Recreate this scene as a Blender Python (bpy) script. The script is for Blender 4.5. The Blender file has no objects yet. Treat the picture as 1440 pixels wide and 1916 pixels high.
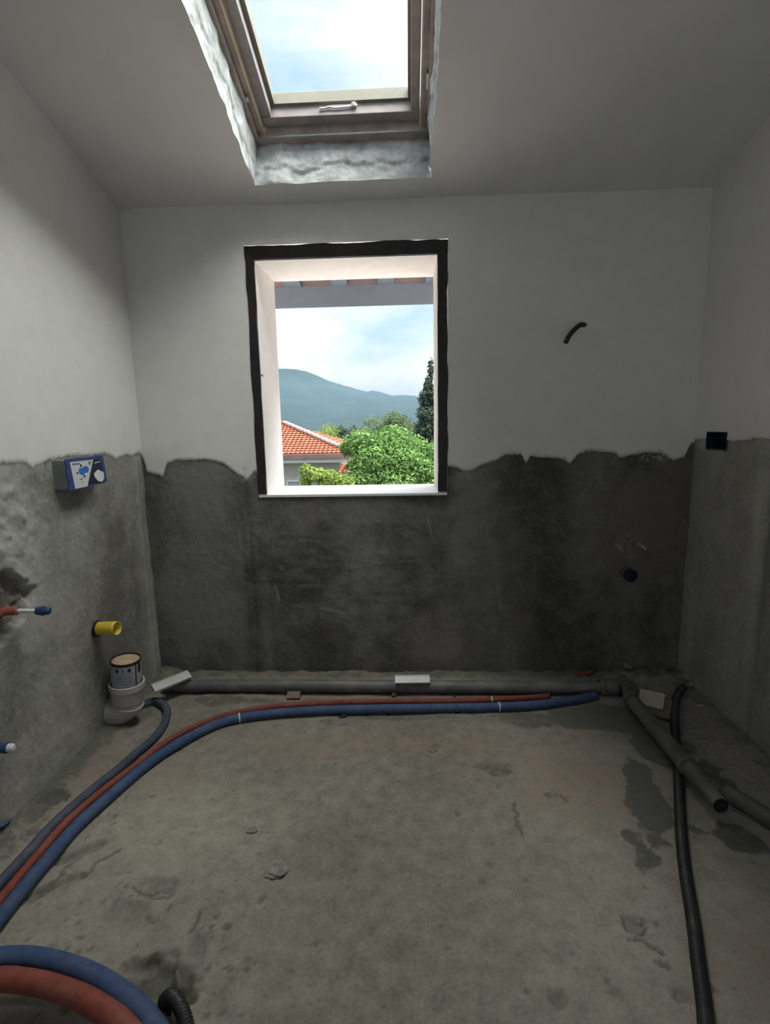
import bpy, bmesh, math, random
import numpy as np
from mathutils import Vector, Matrix

random.seed(7)
rng = np.random.default_rng(11)
SC = bpy.context.scene
COL = SC.collection

# ------------------------------------------------------------------ camera
H = 1.12                                   # lens height above the floor
F_PX, YAW, PITCH, ROLL = 988.5, -0.0452, 0.1635, -0.0191
XL, XR, D, ZT, SL = -1.1474, 1.1776, 2.2452, 1.9931, 0.2902   # room: side walls, window wall, low ceiling height, roof slope
YF = -1.35                                 # wall behind the camera
cyw, syw, cpt, spt = math.cos(YAW), math.sin(YAW), math.cos(PITCH), math.sin(PITCH)
FWD = np.array([syw * cpt, cyw * cpt, -spt])
_r = np.array([cyw, -syw, 0.0]); _u = np.cross(_r, FWD)
RGT = math.cos(ROLL) * _r + math.sin(ROLL) * _u
UPV = -math.sin(ROLL) * _r + math.cos(ROLL) * _u
cam_d = bpy.data.cameras.new('camera'); cam = bpy.data.objects.new('camera', cam_d); COL.objects.link(cam)
cam_d.sensor_fit = 'HORIZONTAL'; cam_d.sensor_width = 36.0; cam_d.lens = 36.0 * F_PX / 1440.0
cam_d.clip_start = 0.02; cam_d.clip_end = 5000
M = Matrix(((RGT[0], UPV[0], -FWD[0], 0), (RGT[1], UPV[1], -FWD[1], 0), (RGT[2], UPV[2], -FWD[2], H), (0, 0, 0, 1)))
cam.matrix_world = M
SC.camera = cam

# ------------------------------------------------------------------ world, sun, exposure
SC.view_settings.view_transform = 'Standard'; SC.view_settings.look = 'None'
SC.view_settings.gamma = 1.0; SC.view_settings.use_curve_mapping = False
SC.view_settings.exposure = 0.0
SKY = 1.3
w = bpy.data.worlds.new('cloudy_sky'); SC.world = w; w.use_nodes = True
nt = w.node_tree; nt.nodes.clear()
o_ = nt.nodes.new('ShaderNodeOutputWorld'); bg = nt.nodes.new('ShaderNodeBackground')
tc = nt.nodes.new('ShaderNodeTexCoord'); mp = nt.nodes.new('ShaderNodeMapping'); mp.inputs['Scale'].default_value = (1, 1, 2.2)
mp.inputs['Location'].default_value = (0.35, 0.2, 0.1)
nz = nt.nodes.new('ShaderNodeTexNoise'); nz.inputs['Scale'].default_value = 2.6; nz.inputs['Detail'].default_value = 5; nz.inputs['Roughness'].default_value = 0.55
rp = nt.nodes.new('ShaderNodeValToRGB')
rp.color_ramp.elements[0].position = 0.36; rp.color_ramp.elements[0].color = (0.50, 0.68, 0.88, 1)
rp.color_ramp.elements[1].position = 0.60; rp.color_ramp.elements[1].color = (0.98, 0.99, 1.0, 1)
nt.links.new(tc.outputs['Generated'], mp.inputs['Vector']); nt.links.new(mp.outputs['Vector'], nz.inputs['Vector'])
nt.links.new(nz.outputs['Fac'], rp.inputs['Fac']); nt.links.new(rp.outputs['Color'], bg.inputs['Color'])
bg.inputs['Strength'].default_value = SKY
nt.links.new(bg.outputs['Background'], o_.inputs['Surface'])
sun_d = bpy.data.lights.new('hazy_sun', 'SUN'); sun = bpy.data.objects.new('hazy_sun', sun_d); COL.objects.link(sun)
sun_d.energy = 22.5; sun_d.angle = math.radians(80); sun_d.color = (1.0, 0.97, 0.92)
sun.rotation_euler = Vector((-0.36, -0.12, -1.0)).to_track_quat('-Z', 'Y').to_euler(); sun.location = (2, 3, 8)
SC.cycles.max_bounces = 6; SC.cycles.diffuse_bounces = 4; SC.cycles.transparent_max_bounces = 12
SC.cycles.sample_clamp_indirect = 6.0
SC.cycles.use_adaptive_sampling = True; SC.cycles.adaptive_threshold = 0.05

# ------------------------------------------------------------------ helpers
def ray(px, py): return FWD + RGT * (px - 720) / F_PX - UPV * (py - 958) / F_PX
def hit(px, py, axis, val):
    v = ray(px, py); c = np.array([0, 0, H]); return c + v * ((val - c[axis]) / v[axis])
def fl(px, py, z=0.0): return hit(px, py, 2, z)          # photo pixel -> point on the floor (or at height z)
def bk(px, py, y=D): return hit(px, py, 1, y)
def lf(px, py, x=XL): return hit(px, py, 0, x)
def rt(px, py, x=XR): return hit(px, py, 0, x)

_tab = np.random.default_rng(5).random((256, 256))
def vnoise(x, y):
    xi = np.floor(x).astype(int); yi = np.floor(y).astype(int); fx = x - xi; fy = y - yi
    fx = fx * fx * (3 - 2 * fx); fy = fy * fy * (3 - 2 * fy)
    a = _tab[xi % 256, yi % 256]; b = _tab[(xi + 1) % 256, yi % 256]; c = _tab[xi % 256, (yi + 1) % 256]; d = _tab[(xi + 1) % 256, (yi + 1) % 256]
    return (a * (1 - fx) + b * fx) * (1 - fy) + (c * (1 - fx) + d * fx) * fy
def fbm(x, y, s, n=4, seed=0, gain=0.5):
    x = np.asarray(x, float) * s + seed * 17.3; y = np.asarray(y, float) * s + seed * 31.7; r = 0; a = 1.0; t = 0
    for i in range(n):
        r = r + a * vnoise(x, y); t += a; a *= gain; x = x * 2.03 + 5.1; y = y * 2.03 + 9.7
    return r / t - 0.5
def sstep(e0, e1, x):
    t = np.clip((x - e0) / (e1 - e0), 0, 1); return t * t * (3 - 2 * t)

BASE = {}
def new_mesh(name, verts, faces, smooth=False):
    me = bpy.data.meshes.new(name)
    me.from_pydata([tuple(v) for v in verts], [], [tuple(f) for f in faces]); me.update()
    if smooth: me.polygons.foreach_set('use_smooth', [True] * len(me.polygons))
    return me
def put(name, me, mat, parent=None, loc=None, label=None, cat=None, group=None, kind=None):
    ob = bpy.data.objects.new(name, me); COL.objects.link(ob)
    if mat: me.materials.append(mat)
    if parent is not None:
        base = BASE[parent]; me.transform(Matrix.Translation(-base)); ob.parent = parent; BASE[ob] = base
    else:
        if loc is None:
            co = np.array([v.co for v in me.vertices]); lo = co.min(0); hi = co.max(0)
            loc = Vector(((lo[0] + hi[0]) / 2, (lo[1] + hi[1]) / 2, lo[2]))
        loc = Vector(loc); me.transform(Matrix.Translation(-loc)); ob.location = loc; BASE[ob] = loc
    tagp(ob, label, cat, group, kind); return ob
def tagp(ob, label=None, cat=None, group=None, kind=None):
    if label: ob['label'] = label
    if cat: ob['category'] = cat
    if group: ob['group'] = group
    if kind: ob['kind'] = kind
def thing(name, loc, label=None, cat=None, group=None, kind=None):
    o = bpy.data.objects.new(name, None); COL.objects.link(o); o.empty_display_size = 0.05
    o.location = Vector(loc); BASE[o] = Vector(loc); tagp(o, label, cat, group, kind); return o

def grid_mesh(name, P, holes=None, attrs=None, smooth=True, flip=False):
    """P: (nu,nv,3) array; holes: (nu-1,nv-1) bool mask of quads left out"""
    nu, nv = P.shape[:2]
    idx = np.arange(nu * nv).reshape(nu, nv)
    q = np.stack([idx[:-1, :-1], idx[1:, :-1], idx[1:, 1:], idx[:-1, 1:]], -1)
    if flip: q = q[..., ::-1]
    q = q.reshape(-1, 4) if holes is None else q[~holes]
    me = bpy.data.meshes.new(name)
    me.vertices.add(nu * nv); me.vertices.foreach_set('co', P.reshape(-1).astype(np.float32))
    n = len(q); me.loops.add(n * 4); me.loops.foreach_set('vertex_index', q.reshape(-1).astype(np.int32))
    me.polygons.add(n); me.polygons.foreach_set('loop_start', (np.arange(n) * 4).astype(np.int32))
    if smooth: me.polygons.foreach_set('use_smooth', np.ones(n, bool))
    me.update(calc_edges=True)
    for k, v in (attrs or {}).items():
        a = me.attributes.new(k, 'FLOAT', 'POINT'); a.data.foreach_set('value', v.reshape(-1).astype(np.float32))
    return me

def box_data(size, center=(0, 0, 0), R=None, bevel=0.0, seg=2):
    bm = bmesh.new(); bmesh.ops.create_cube(bm, size=1.0)
    bmesh.ops.scale(bm, vec=Vector(size), verts=bm.verts)
    if bevel: bmesh.ops.bevel(bm, geom=bm.edges[:], offset=bevel, segments=seg, affect='EDGES', profile=0.6)
    if R is not None: bmesh.ops.transform(bm, matrix=R.to_4x4(), verts=bm.verts)
    bmesh.ops.translate(bm, vec=Vector(center), verts=bm.verts)
    me = bpy.data.meshes.new('m'); bm.to_mesh(me); bm.free(); return me
def frame3(xa, ya, za): return Matrix((xa, ya, za)).transposed()
def join_boxes(items):
    bm = bmesh.new()
    for it in items:
        me = box_data(*it[:1], **it[1]); bm.from_mesh(me); bpy.data.meshes.remove(me)
    me = bpy.data.meshes.new('m'); bm.to_mesh(me); bm.free(); return me
def prism(poly, axis_vec, R0, ex, ey):
    """polygon (list of 2d) in plane spanned by ex,ey at R0, extruded by axis_vec"""
    ex, ey, R0, av = map(Vector, (ex, ey, R0, axis_vec)); n = len(poly)
    v = [R0 + ex * a + ey * b for a, b in poly]; v += [p + av for p in v]
    f = [list(range(n))[::-1], list(range(n, 2 * n))] + [[i, (i + 1) % n, n + (i + 1) % n, n + i] for i in range(n)]
    return v, f

def crom(pts, step=0.012):
    P = [np.array(p, float) for p in pts]; P = [2 * P[0] - P[1]] + P + [2 * P[-1] - P[-2]]; out = []
    for i in range(1, len(P) - 2):
        p0, p1, p2, p3 = P[i - 1:i + 3]; n = max(2, int(np.linalg.norm(p2 - p1) / step))
        for k in range(n):
            t = k / n
            out.append(0.5 * ((2 * p1) + (-p0 + p2) * t + (2 * p0 - 5 * p1 + 4 * p2 - p3) * t * t + (-p0 + 3 * p1 - 3 * p2 + p3) * t ** 3))
    out.append(P[-2]); return np.array(out)
def resample(C, step):
    s = np.r_[0, np.cumsum(np.linalg.norm(np.diff(C, axis=0), axis=1))]; n = max(2, int(s[-1] / step)); t = np.linspace(0, s[-1], n)
    return np.stack([np.interp(t, s, C[:, k]) for k in range(3)], -1), t
def tube_data(C, rad, seg=16, cap0=True, cap1=True, hollow0=0.0, hollow1=0.0, wall=0.0025):
    """sweep; rad scalar or per-point; hollowN: depth of an open bore at that end"""
    C = np.asarray(C, float); n = len(C); rad = np.full(n, rad) if np.isscalar(rad) else np.asarray(rad, float)
    T = np.gradient(C, axis=0); T /= np.linalg.norm(T, axis=1)[:, None]
    a = np.array([0, 0, 1.0]) if abs(T[0][2]) < 0.9 else np.array([1.0, 0, 0])
    u = np.cross(T[0], a); u /= np.linalg.norm(u); verts = []; faces = []; rings = []
    def ring(c, uu, vv, r):
        b = len(verts)
        for k in range(seg):
            an = 2 * math.pi * k / seg; verts.append(c + r * (math.cos(an) * uu + math.sin(an) * vv))
        return b
    fr = []
    for i in range(n):
        u = u - T[i] * (u @ T[i]); u /= np.linalg.norm(u); fr.append((u.copy(), np.cross(T[i], u)))
    seqA = []
    if hollow0:
        dirn = T[0]; seqA += [(C[0] + dirn * hollow0, *fr[0], rad[0] - wall), (C[0], *fr[0], rad[0] - wall)]
    for i in range(n): seqA.append((C[i], *fr[i], rad[i]))
    if hollow1:
        dirn = T[-1]; seqA += [(C[-1], *fr[-1], rad[-1] - wall), (C[-1] - dirn * hollow1, *fr[-1], rad[-1] - wall)]
    for c, uu, vv, r in seqA: rings.append(ring(c, uu, vv, r))
    for a_, b_ in zip(rings[:-1], rings[1:]):
        for k in range(seg): faces.append((a_ + k, a_ + (k + 1) % seg, b_ + (k + 1) % seg, b_ + k))
    if cap0 or hollow0: faces.append([rings[0] + k for k in range(seg)][::-1])
    if cap1 or hollow1: faces.append([rings[-1] + k for k in range(seg)])
    return verts, faces
def tube(name, C, rad, mat, parent=None, seg=16, smooth=True, **kw):
    tk = {k: kw.pop(k) for k in ('cap0', 'cap1', 'hollow0', 'hollow1', 'wall') if k in kw}
    v, f = tube_data(C, rad, seg, **tk); me = new_mesh(name, v, f)
    if smooth:
        me.polygons.foreach_set('use_smooth', [len(p.vertices) == 4 for p in me.polygons])
    return put(name, me, mat, parent, **kw)
def lathe(name, prof, origin, axis, mat, parent=None, seg=32, **kw):
    """prof: list of (r, h) along axis; sharp look by duplicated rings"""
    axis = Vector(axis).normalized(); a = Vector((1, 0, 0)) if abs(axis.x) < 0.9 else Vector((0, 1, 0))
    u = axis.cross(a).normalized(); v_ = axis.cross(u); verts = []; faces = []; O = Vector(origin)
    for r, h in prof:
        for k in range(seg):
            an = 2 * math.pi * k / seg; verts.append(O + axis * h + (u * math.cos(an) + v_ * math.sin(an)) * r)
    for i in range(len(prof) - 1):
        for k in range(seg): faces.append((i * seg + k, i * seg + (k + 1) % seg, (i + 1) * seg + (k + 1) % seg, (i + 1) * seg + k))
    if prof[0][0] > 1e-5: faces.append(list(range(seg))[::-1])
    if prof[-1][0] > 1e-5: faces.append([(len(prof) - 1) * seg + k for k in range(seg)])
    me = new_mesh(name, verts, faces); me.polygons.foreach_set('use_smooth', [len(p.vertices) == 4 for p in me.polygons])
    try: me.set_sharp_from_angle(angle=math.radians(35))
    except Exception: pass
    return put(name, me, mat, parent, **kw)

# ------------------------------------------------------------------ materials
class G:
    def __init__(s, name):
        s.m = bpy.data.materials.new(name); s.m.use_nodes = True; s.t = s.m.node_tree; s.t.nodes.clear()
        s.out = s.n('ShaderNodeOutputMaterial'); s.tc = None
    def n(s, t, **k):
        x = s.t.nodes.new(t)
        for a, b in k.items(): setattr(x, a, b)
        return x
    def set(s, sock, v):
        if hasattr(v, 'is_linked') or isinstance(v, bpy.types.NodeSocket): s.t.links.new(v, sock)
        else:
            if isinstance(v, (tuple, list)) and len(v) == 3 and sock.type == 'RGBA': v = (*v, 1)
            sock.default_value = v
    def obj(s):
        if s.tc is None: s.tc = s.n('ShaderNodeNewGeometry').outputs['Position']
        return s.tc
    def noise(s, scale, detail=4, rough=0.55, dist=0.0, vec=None, stretch=None):
        x = s.n('ShaderNodeTexNoise'); v = vec or s.obj()
        if stretch:
            m = s.n('ShaderNodeMapping'); m.inputs['Scale'].default_value = stretch; s.set(m.inputs['Vector'], v); v = m.outputs['Vector']
        s.set(x.inputs['Vector'], v)
        x.inputs['Scale'].default_value = scale; x.inputs['Detail'].default_value = detail; x.inputs['Roughness'].default_value = rough; x.inputs['Distortion'].default_value = dist
        return x.outputs['Fac']
    def math(s, op, a, b=0.0, c=None, clamp=False):
        x = s.n('ShaderNodeMath', operation=op, use_clamp=clamp); s.set(x.inputs[0], a); s.set(x.inputs[1], b)
        if c is not None: s.set(x.inputs[2], c)
        return x.outputs[0]
    def rng(s, v, a, b, c=0.0, d=1.0):
        x = s.n('ShaderNodeMapRange'); s.set(x.inputs['Value'], v)
        x.inputs['From Min'].default_value = a; x.inputs['From Max'].default_value = b; x.inputs['To Min'].default_value = c; x.inputs['To Max'].default_value = d
        return x.outputs['Result']
    def mix(s, f, a, b, blend='MIX'):
        x = s.n('ShaderNodeMix', data_type='RGBA', blend_type=blend); s.set(x.inputs[0], f); s.set(x.inputs[6], a); s.set(x.inputs[7], b); return x.outputs[2]
    def attr(s, name):
        x = s.n('ShaderNodeAttribute', attribute_name=name); return x.outputs['Fac']
    def bump(s, h, strength=0.3, dist=0.01, normal=None):
        x = s.n('ShaderNodeBump'); s.set(x.inputs['Height'], h); x.inputs['Strength'].default_value = strength; x.inputs['Distance'].default_value = dist
        if normal: s.set(x.inputs['Normal'], normal)
        return x.outputs['Normal']
    def done(s, color, rough=0.8, normal=None, metal=0.0, spec=0.3, **k):
        b = s.n('ShaderNodeBsdfPrincipled'); s.set(b.inputs['Base Color'], color); s.set(b.inputs['Roughness'], rough); b.inputs['Metallic'].default_value = metal
        b.inputs['Specular IOR Level'].default_value = spec
        if normal: s.set(b.inputs['Normal'], normal)
        s.t.links.new(b.outputs[0], s.out.inputs['Surface']); return s.m
def simple(name, c, rough=0.6, var=0.18, scale=40.0, bump=0.15, spec=0.3, metal=0.0, dist=0.002, dust=0.0):
    g = G(name); n = g.noise(scale, 3, 0.6)
    col = g.mix(g.rng(n, 0.3, 0.7), tuple(x * (1 - var) for x in c), tuple(min(1, x * (1 + var)) for x in c))
    if dust: col = g.mix(g.rng(g.noise(scale * 0.35, 4), 0.42, 0.7, 0, dust), col, (0.30, 0.28, 0.24))
    return g.done(col, rough, g.bump(n, bump, dist) if bump else None, metal, spec)

PLASTER = (0.74, 0.725, 0.705)
def wall_mat(name, dark, light, warm=(0.11, 0.085, 0.065)):
    g = G(name)
    e = g.attr('edge'); tone = g.attr('tone'); brown = g.attr('brown'); pale = g.attr('pale')
    fine = g.noise(75, 3, 0.7); mid = g.noise(13, 4, 0.65)
    f = g.math('ADD', g.math('MULTIPLY', mid, 0.55), g.math('MULTIPLY', fine, 0.45))
    cem = g.mix(g.rng(g.math('ADD', f, tone), 0.28, 0.78), dark, light)
    cem = g.mix(brown, cem, warm)
    cem = g.mix(g.rng(fine, 0.66, 0.74, 0, 0.35), cem, tuple(min(1, x * 2.0) for x in light))
    cem = g.mix(g.math('MULTIPLY', pale, g.rng(f, 0.40, 0.58), clamp=True), cem, (0.42, 0.41, 0.39))
    pl = g.mix(g.rng(mid, 0.3, 0.7), tuple(x * 0.93 for x in PLASTER), PLASTER)
    ee = g.math('ADD', e, g.math('MULTIPLY', g.math('SUBTRACT', fine, 0.5), 0.016))
    pl = g.mix(g.rng(ee, 0.0, 0.016, 0.7, 0.0), pl, tuple(x * 1.3 for x in light))
    fac = g.rng(ee, -0.0006, 0.0006)
    col = g.mix(fac, cem, pl)
    nb = g.n('ShaderNodeBump'); nb.inputs['Distance'].default_value = 0.006
    g.set(nb.inputs['Height'], fine); g.set(nb.inputs['Strength'], g.rng(fac, 0, 1, 0.4, 0.05))
    return g.done(col, 0.85, nb.outputs['Normal'], 0, 0.2)
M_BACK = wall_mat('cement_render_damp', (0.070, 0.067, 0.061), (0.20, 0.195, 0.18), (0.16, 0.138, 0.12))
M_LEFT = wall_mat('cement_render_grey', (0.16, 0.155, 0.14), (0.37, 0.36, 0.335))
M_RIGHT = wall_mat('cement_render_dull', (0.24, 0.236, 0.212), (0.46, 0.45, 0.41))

def floor_mat():
    g = G('raw_concrete_screed')
    tone = g.attr('tone'); warm = g.attr('warm'); grey = g.attr('grey'); pit = g.attr('pit')
    fine = g.noise(110, 3, 0.7); mid = g.noise(20, 5, 0.66)
    f = g.math('ADD', g.math('MULTIPLY', mid, 0.6), g.math('MULTIPLY', fine, 0.4)); f = g.math('ADD', f, tone)
    col = g.mix(g.rng(f, 0.25, 0.75), (0.14, 0.128, 0.104), (0.36, 0.335, 0.285))
    col = g.mix(g.math('MULTIPLY', warm, g.rng(mid, 0.35, 0.62), clamp=True), col, (0.27, 0.195, 0.155))
    gm = g.rng(g.math('ADD', grey, g.math('ADD', g.math('MULTIPLY', g.math('SUBTRACT', mid, 0.5), 1.9), g.math('MULTIPLY', g.math('SUBTRACT', fine, 0.5), 0.7))), 0.34, 0.66)
    col = g.mix(gm, col, g.mix(fine, (0.085, 0.083, 0.073), (0.165, 0.16, 0.14)))
    col = g.mix(g.rng(fine, 0.68, 0.76, 0, 0.55), col, (0.09, 0.08, 0.07))
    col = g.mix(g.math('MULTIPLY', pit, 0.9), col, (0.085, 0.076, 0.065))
    hgt = g.math('ADD', g.math('MULTIPLY', fine, 0.5), mid)
    return g.done(col, 0.9, g.bump(hgt, 0.45, 0.006), 0, 0.2)
M_FLOOR = floor_mat()
def plain_plaster():
    g = G('white_ceiling_plaster'); n = g.noise(5, 4)
    return g.done(g.mix(g.rng(n, 0.3, 0.7), (0.66, 0.645, 0.63), (0.72, 0.705, 0.69)), 0.8, None, 0, 0.2)
M_CEIL = plain_plaster()
M_ROUGHPL = simple('rough_patched_plaster', (0.46, 0.475, 0.48), 0.9, 0.3, 22, 0.7, 0.15, dist=0.008)
M_REVEAL = simple('pale_reveal_paint', (0.82, 0.76, 0.755), 0.7, 0.04, 20, 0.08)
M_SUBFR = simple('dark_stained_subframe', (0.018, 0.014, 0.013), 0.45, 0.5, 30, 0.2, 0.4)
M_WOOD = simple('weathered_pine', (0.33, 0.27, 0.24), 0.6, 0.25, 14, 0.2)
M_WOODLT = simple('pale_pine_edge', (0.62, 0.50, 0.34), 0.5, 0.15, 14, 0.1)
M_SASH = simple('mauve_brown_lacquer', (0.33, 0.285, 0.28), 0.5, 0.15, 18, 0.1)
M_CREAM = simple('cream_glazing_bead', (0.22, 0.21, 0.17), 0.5, 0.08, 20, 0.05)
M_ALU = simple('grey_aluminium', (0.35, 0.36, 0.37), 0.4, 0.1, 30, 0.0, 0.5, 0.6)
M_WHITEPL = simple('white_plastic', (0.72, 0.72, 0.70), 0.35, 0.05, 30, 0.03, 0.5)
def glass_mat():
    g = G('window_glass'); tr = g.n('ShaderNodeBsdfTransparent'); gl = g.n('ShaderNodeBsdfGlossy'); gl.inputs['Roughness'].default_value = 0.02
    tr.inputs['Color'].default_value = (0.95, 0.975, 0.97, 1); mx = g.n('ShaderNodeMixShader')
    gl.inputs['Color'].default_value = (1, 1, 1, 1)
    mx.inputs[0].default_value = 0.02; g.t.links.new(tr.outputs[0], mx.inputs[1]); g.t.links.new(gl.outputs[0], mx.inputs[2]); g.t.links.new(mx.outputs[0], g.out.inputs['Surface']); return g.m
M_GLASS = glass_mat()
M_GREYPIPE = simple('grey_pp_pipe', (0.105, 0.103, 0.098), 0.5, 0.15, 25, 0.05, 0.4, dust=0.45)
M_DARKPIPE = simple('dark_grey_pp_pipe', (0.075, 0.073, 0.070), 0.5, 0.15, 25, 0.05, 0.4, dust=0.4)
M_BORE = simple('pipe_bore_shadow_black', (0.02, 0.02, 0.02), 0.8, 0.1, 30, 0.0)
M_BLUE = simple('blue_foam_insulation', (0.045, 0.078, 0.165), 0.7, 0.2, 60, 0.15, 0.25, dust=0.12)
M_BLUE2 = simple('slate_blue_foam_insulation', (0.052, 0.066, 0.105), 0.7, 0.2, 60, 0.15, 0.25, dust=0.15)
M_RED = simple('red_foam_insulation', (0.21, 0.055, 0.040), 0.7, 0.2, 60, 0.15, 0.25, dust=0.12)
M_BLACKCON = simple('black_corrugated_plastic', (0.020, 0.020, 0.021), 0.45, 0.2, 60, 0.05, 0.4, dust=0.06)
M_WASTE = simple('white_pvc_dusty', (0.46, 0.445, 0.42), 0.45, 0.1, 18, 0.05, 0.4, dust=0.3)
M_YELLOW = simple('yellow_plastic', (0.62, 0.47, 0.05), 0.4, 0.08, 30, 0.04, 0.4)
M_DARKNAVY = simple('blackish_navy_plastic', (0.010, 0.016, 0.034), 0.5, 0.15, 40, 0.05, 0.3)
M_CAPBLUE = simple('navy_plastic_plug', (0.03, 0.065, 0.16), 0.4, 0.15, 40, 0.05, 0.4)
M_CAPRED = simple('brick_red_plastic', (0.34, 0.09, 0.065), 0.45, 0.15, 40, 0.05, 0.4)
M_BLUEBOX = simple('blue_box_plastic', (0.035, 0.06, 0.20), 0.5, 0.12, 30, 0.05, 0.3)
M_NAVY = simple('navy_print', (0.018, 0.024, 0.042), 0.5, 0.1, 30, 0.0)
M_SIDE = simple('grey_green_foam', (0.22, 0.245, 0.22), 0.8, 0.12, 50, 0.2)
M_PAPER = simple('white_print_paper', (0.62, 0.62, 0.62), 0.6, 0.03, 30, 0.0)
M_PBLUE = simple('bright_blue_print', (0.03, 0.17, 0.52), 0.6, 0.1, 30, 0.0)
M_INK = simple('dark_ink', (0.03, 0.03, 0.035), 0.6, 0.1, 30, 0.0)
M_INKG = simple('blue_grey_ink', (0.16, 0.22, 0.30), 0.6, 0.1, 30, 0.0)
M_TAN = simple('tan_dried_filler', (0.46, 0.35, 0.24), 0.8, 0.15, 30, 0.3)
M_LABEL = simple('lilac_grey_label_paper', (0.40, 0.40, 0.44), 0.55, 0.08, 25, 0.0)
M_TIN = simple('dark_tin_rim', (0.06, 0.045, 0.04), 0.4, 0.2, 40, 0.0, 0.5, 0.5)
M_TILEW = simple('white_glazed_offcut', (0.52, 0.51, 0.50), 0.35, 0.08, 30, 0.05, 0.5, dust=0.2)
M_TILEC = simple('cream_glazed_tile', (0.52, 0.50, 0.39), 0.4, 0.08, 25, 0.05, 0.4, dust=0.15)
M_BISC = simple('tile_biscuit', (0.18, 0.145, 0.115), 0.8, 0.2, 50, 0.2)
M_MORTAR = simple('mortar_crumb', (0.23, 0.215, 0.185), 0.95, 0.35, 60, 0.6, 0.1, dist=0.004)
M_BRICK = simple('brick_crumb', (0.16, 0.07, 0.05), 0.9, 0.25, 60, 0.5)
M_CHARC = simple('black_rubber_scrap', (0.018, 0.017, 0.017), 0.7, 0.2, 60, 0.2)
M_BRASS = simple('dull_brass_fitting', (0.36, 0.34, 0.31), 0.4, 0.2, 40, 0.05, 0.5, 0.6)
M_TIE = simple('pale_cable_tie', (0.5, 0.5, 0.5), 0.4, 0.1, 40, 0.0)

# ------------------------------------------------------------------ setting: floor
def axis_coords(lo, hi, fine_lo, fine_hi, step, coarse=0.06, extra=()):
    c = list(np.arange(fine_lo, fine_hi, step)) + [fine_hi]
    if lo < fine_lo: c = list(np.linspace(lo, fine_lo, max(2, int((fine_lo - lo) / coarse) + 1))[:-1]) + c
    if hi > fine_hi: c = c + list(np.linspace(fine_hi, hi, max(2, int((hi - fine_hi) / coarse) + 1))[1:])
    c = np.array(sorted(c))
    for e in extra:
        i = np.argmin(abs(c - e)); c[i] = e
    return c
def blob(X, Y, cx, cy, rx, ry, ang=0.0, rag=0.35, seed=0, soft=0.35):
    dx, dy = X - cx, Y - cy; c, s = math.cos(ang), math.sin(ang)
    d = np.sqrt(((dx * c + dy * s) / rx) ** 2 + ((-dx * s + dy * c) / ry) ** 2)
    d = d + rag * fbm(X, Y, 2.2 / max(rx, ry), 4, seed) * 2
    return 1 - sstep(1 - soft, 1 + soft, d)
def fblob(X, Y, px, py, rx, ry, **k):
    p = fl(px, py); return blob(X, Y, p[0], p[1], rx, ry, **k)

xs = axis_coords(XL - 0.02, XR + 0.02, XL - 0.02, XR + 0.02, 0.0062)
ys = axis_coords(YF - 0.02, D + 0.02, 0.7, D + 0.02, 0.0062)
X, Y = np.meshgrid(xs, ys, indexing='ij')
Z = fbm(X, Y, 3, 3, 1) * 0.010 + fbm(X, Y, 14, 4, 2) * 0.006 + fbm(X, Y, 60, 3, 3) * 0.0022
pit = np.zeros_like(X)
for k in range(260):
    if k < 170: px_, py_ = random.uniform(20, 520), random.uniform(1420, 1900)
    else: px_, py_ = random.uniform(380, 1430), random.uniform(1350, 1900)
    p = fl(px_, py_); r = random.uniform(0.002, 0.0055) * (1.6 if random.random() < 0.12 else 1)
    i0, i1 = np.searchsorted(xs, [p[0] - 3 * r, p[0] + 3 * r]); j0, j1 = np.searchsorted(ys, [p[1] - 3 * r, p[1] + 3 * r])
    if i1 <= i0 or j1 <= j0: continue
    b = blob(X[i0:i1, j0:j1], Y[i0:i1, j0:j1], p[0], p[1], r * random.uniform(1, 2), r, random.uniform(0, 3), 0.6, k, 0.25)
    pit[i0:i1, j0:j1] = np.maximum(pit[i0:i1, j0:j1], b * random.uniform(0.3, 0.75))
# larger broken spots: (px, py, rx, ry, depth)
for k, (px_, py_, rx, ry, dp) in enumerate([(300, 1660, .05, .028, .006), (235, 1700, .05, .03, .006), (285, 1835, .065, .05, .022), (330, 1870, .03, .03, .02), (98, 1502, .035, .03, .010),
                                            (160, 1590, .07, .014, .010), (90, 1660, .06, .012, .008), (1190, 1725, .03, .02, .005), (1045, 1870, .018, .016, .005),
                                            (1280, 1865, .02, .014, .006), (1290, 1420, .02, .03, .008), (370, 1770, .02, .03, .004), (920, 1430, .05, .03, .004), (1150, 1850, .015, .02, .005)]):
    b = fblob(X, Y, px_, py_, rx, ry, ang=0.7 if px_ < 200 else 0, rag=0.8, seed=40 + k, soft=0.25)
    Z -= b * (dp + 0.012 * np.abs(fbm(X, Y, 70, 3, 50 + k)) * (dp > .004)); pit = np.maximum(pit, b * 0.35)
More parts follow.
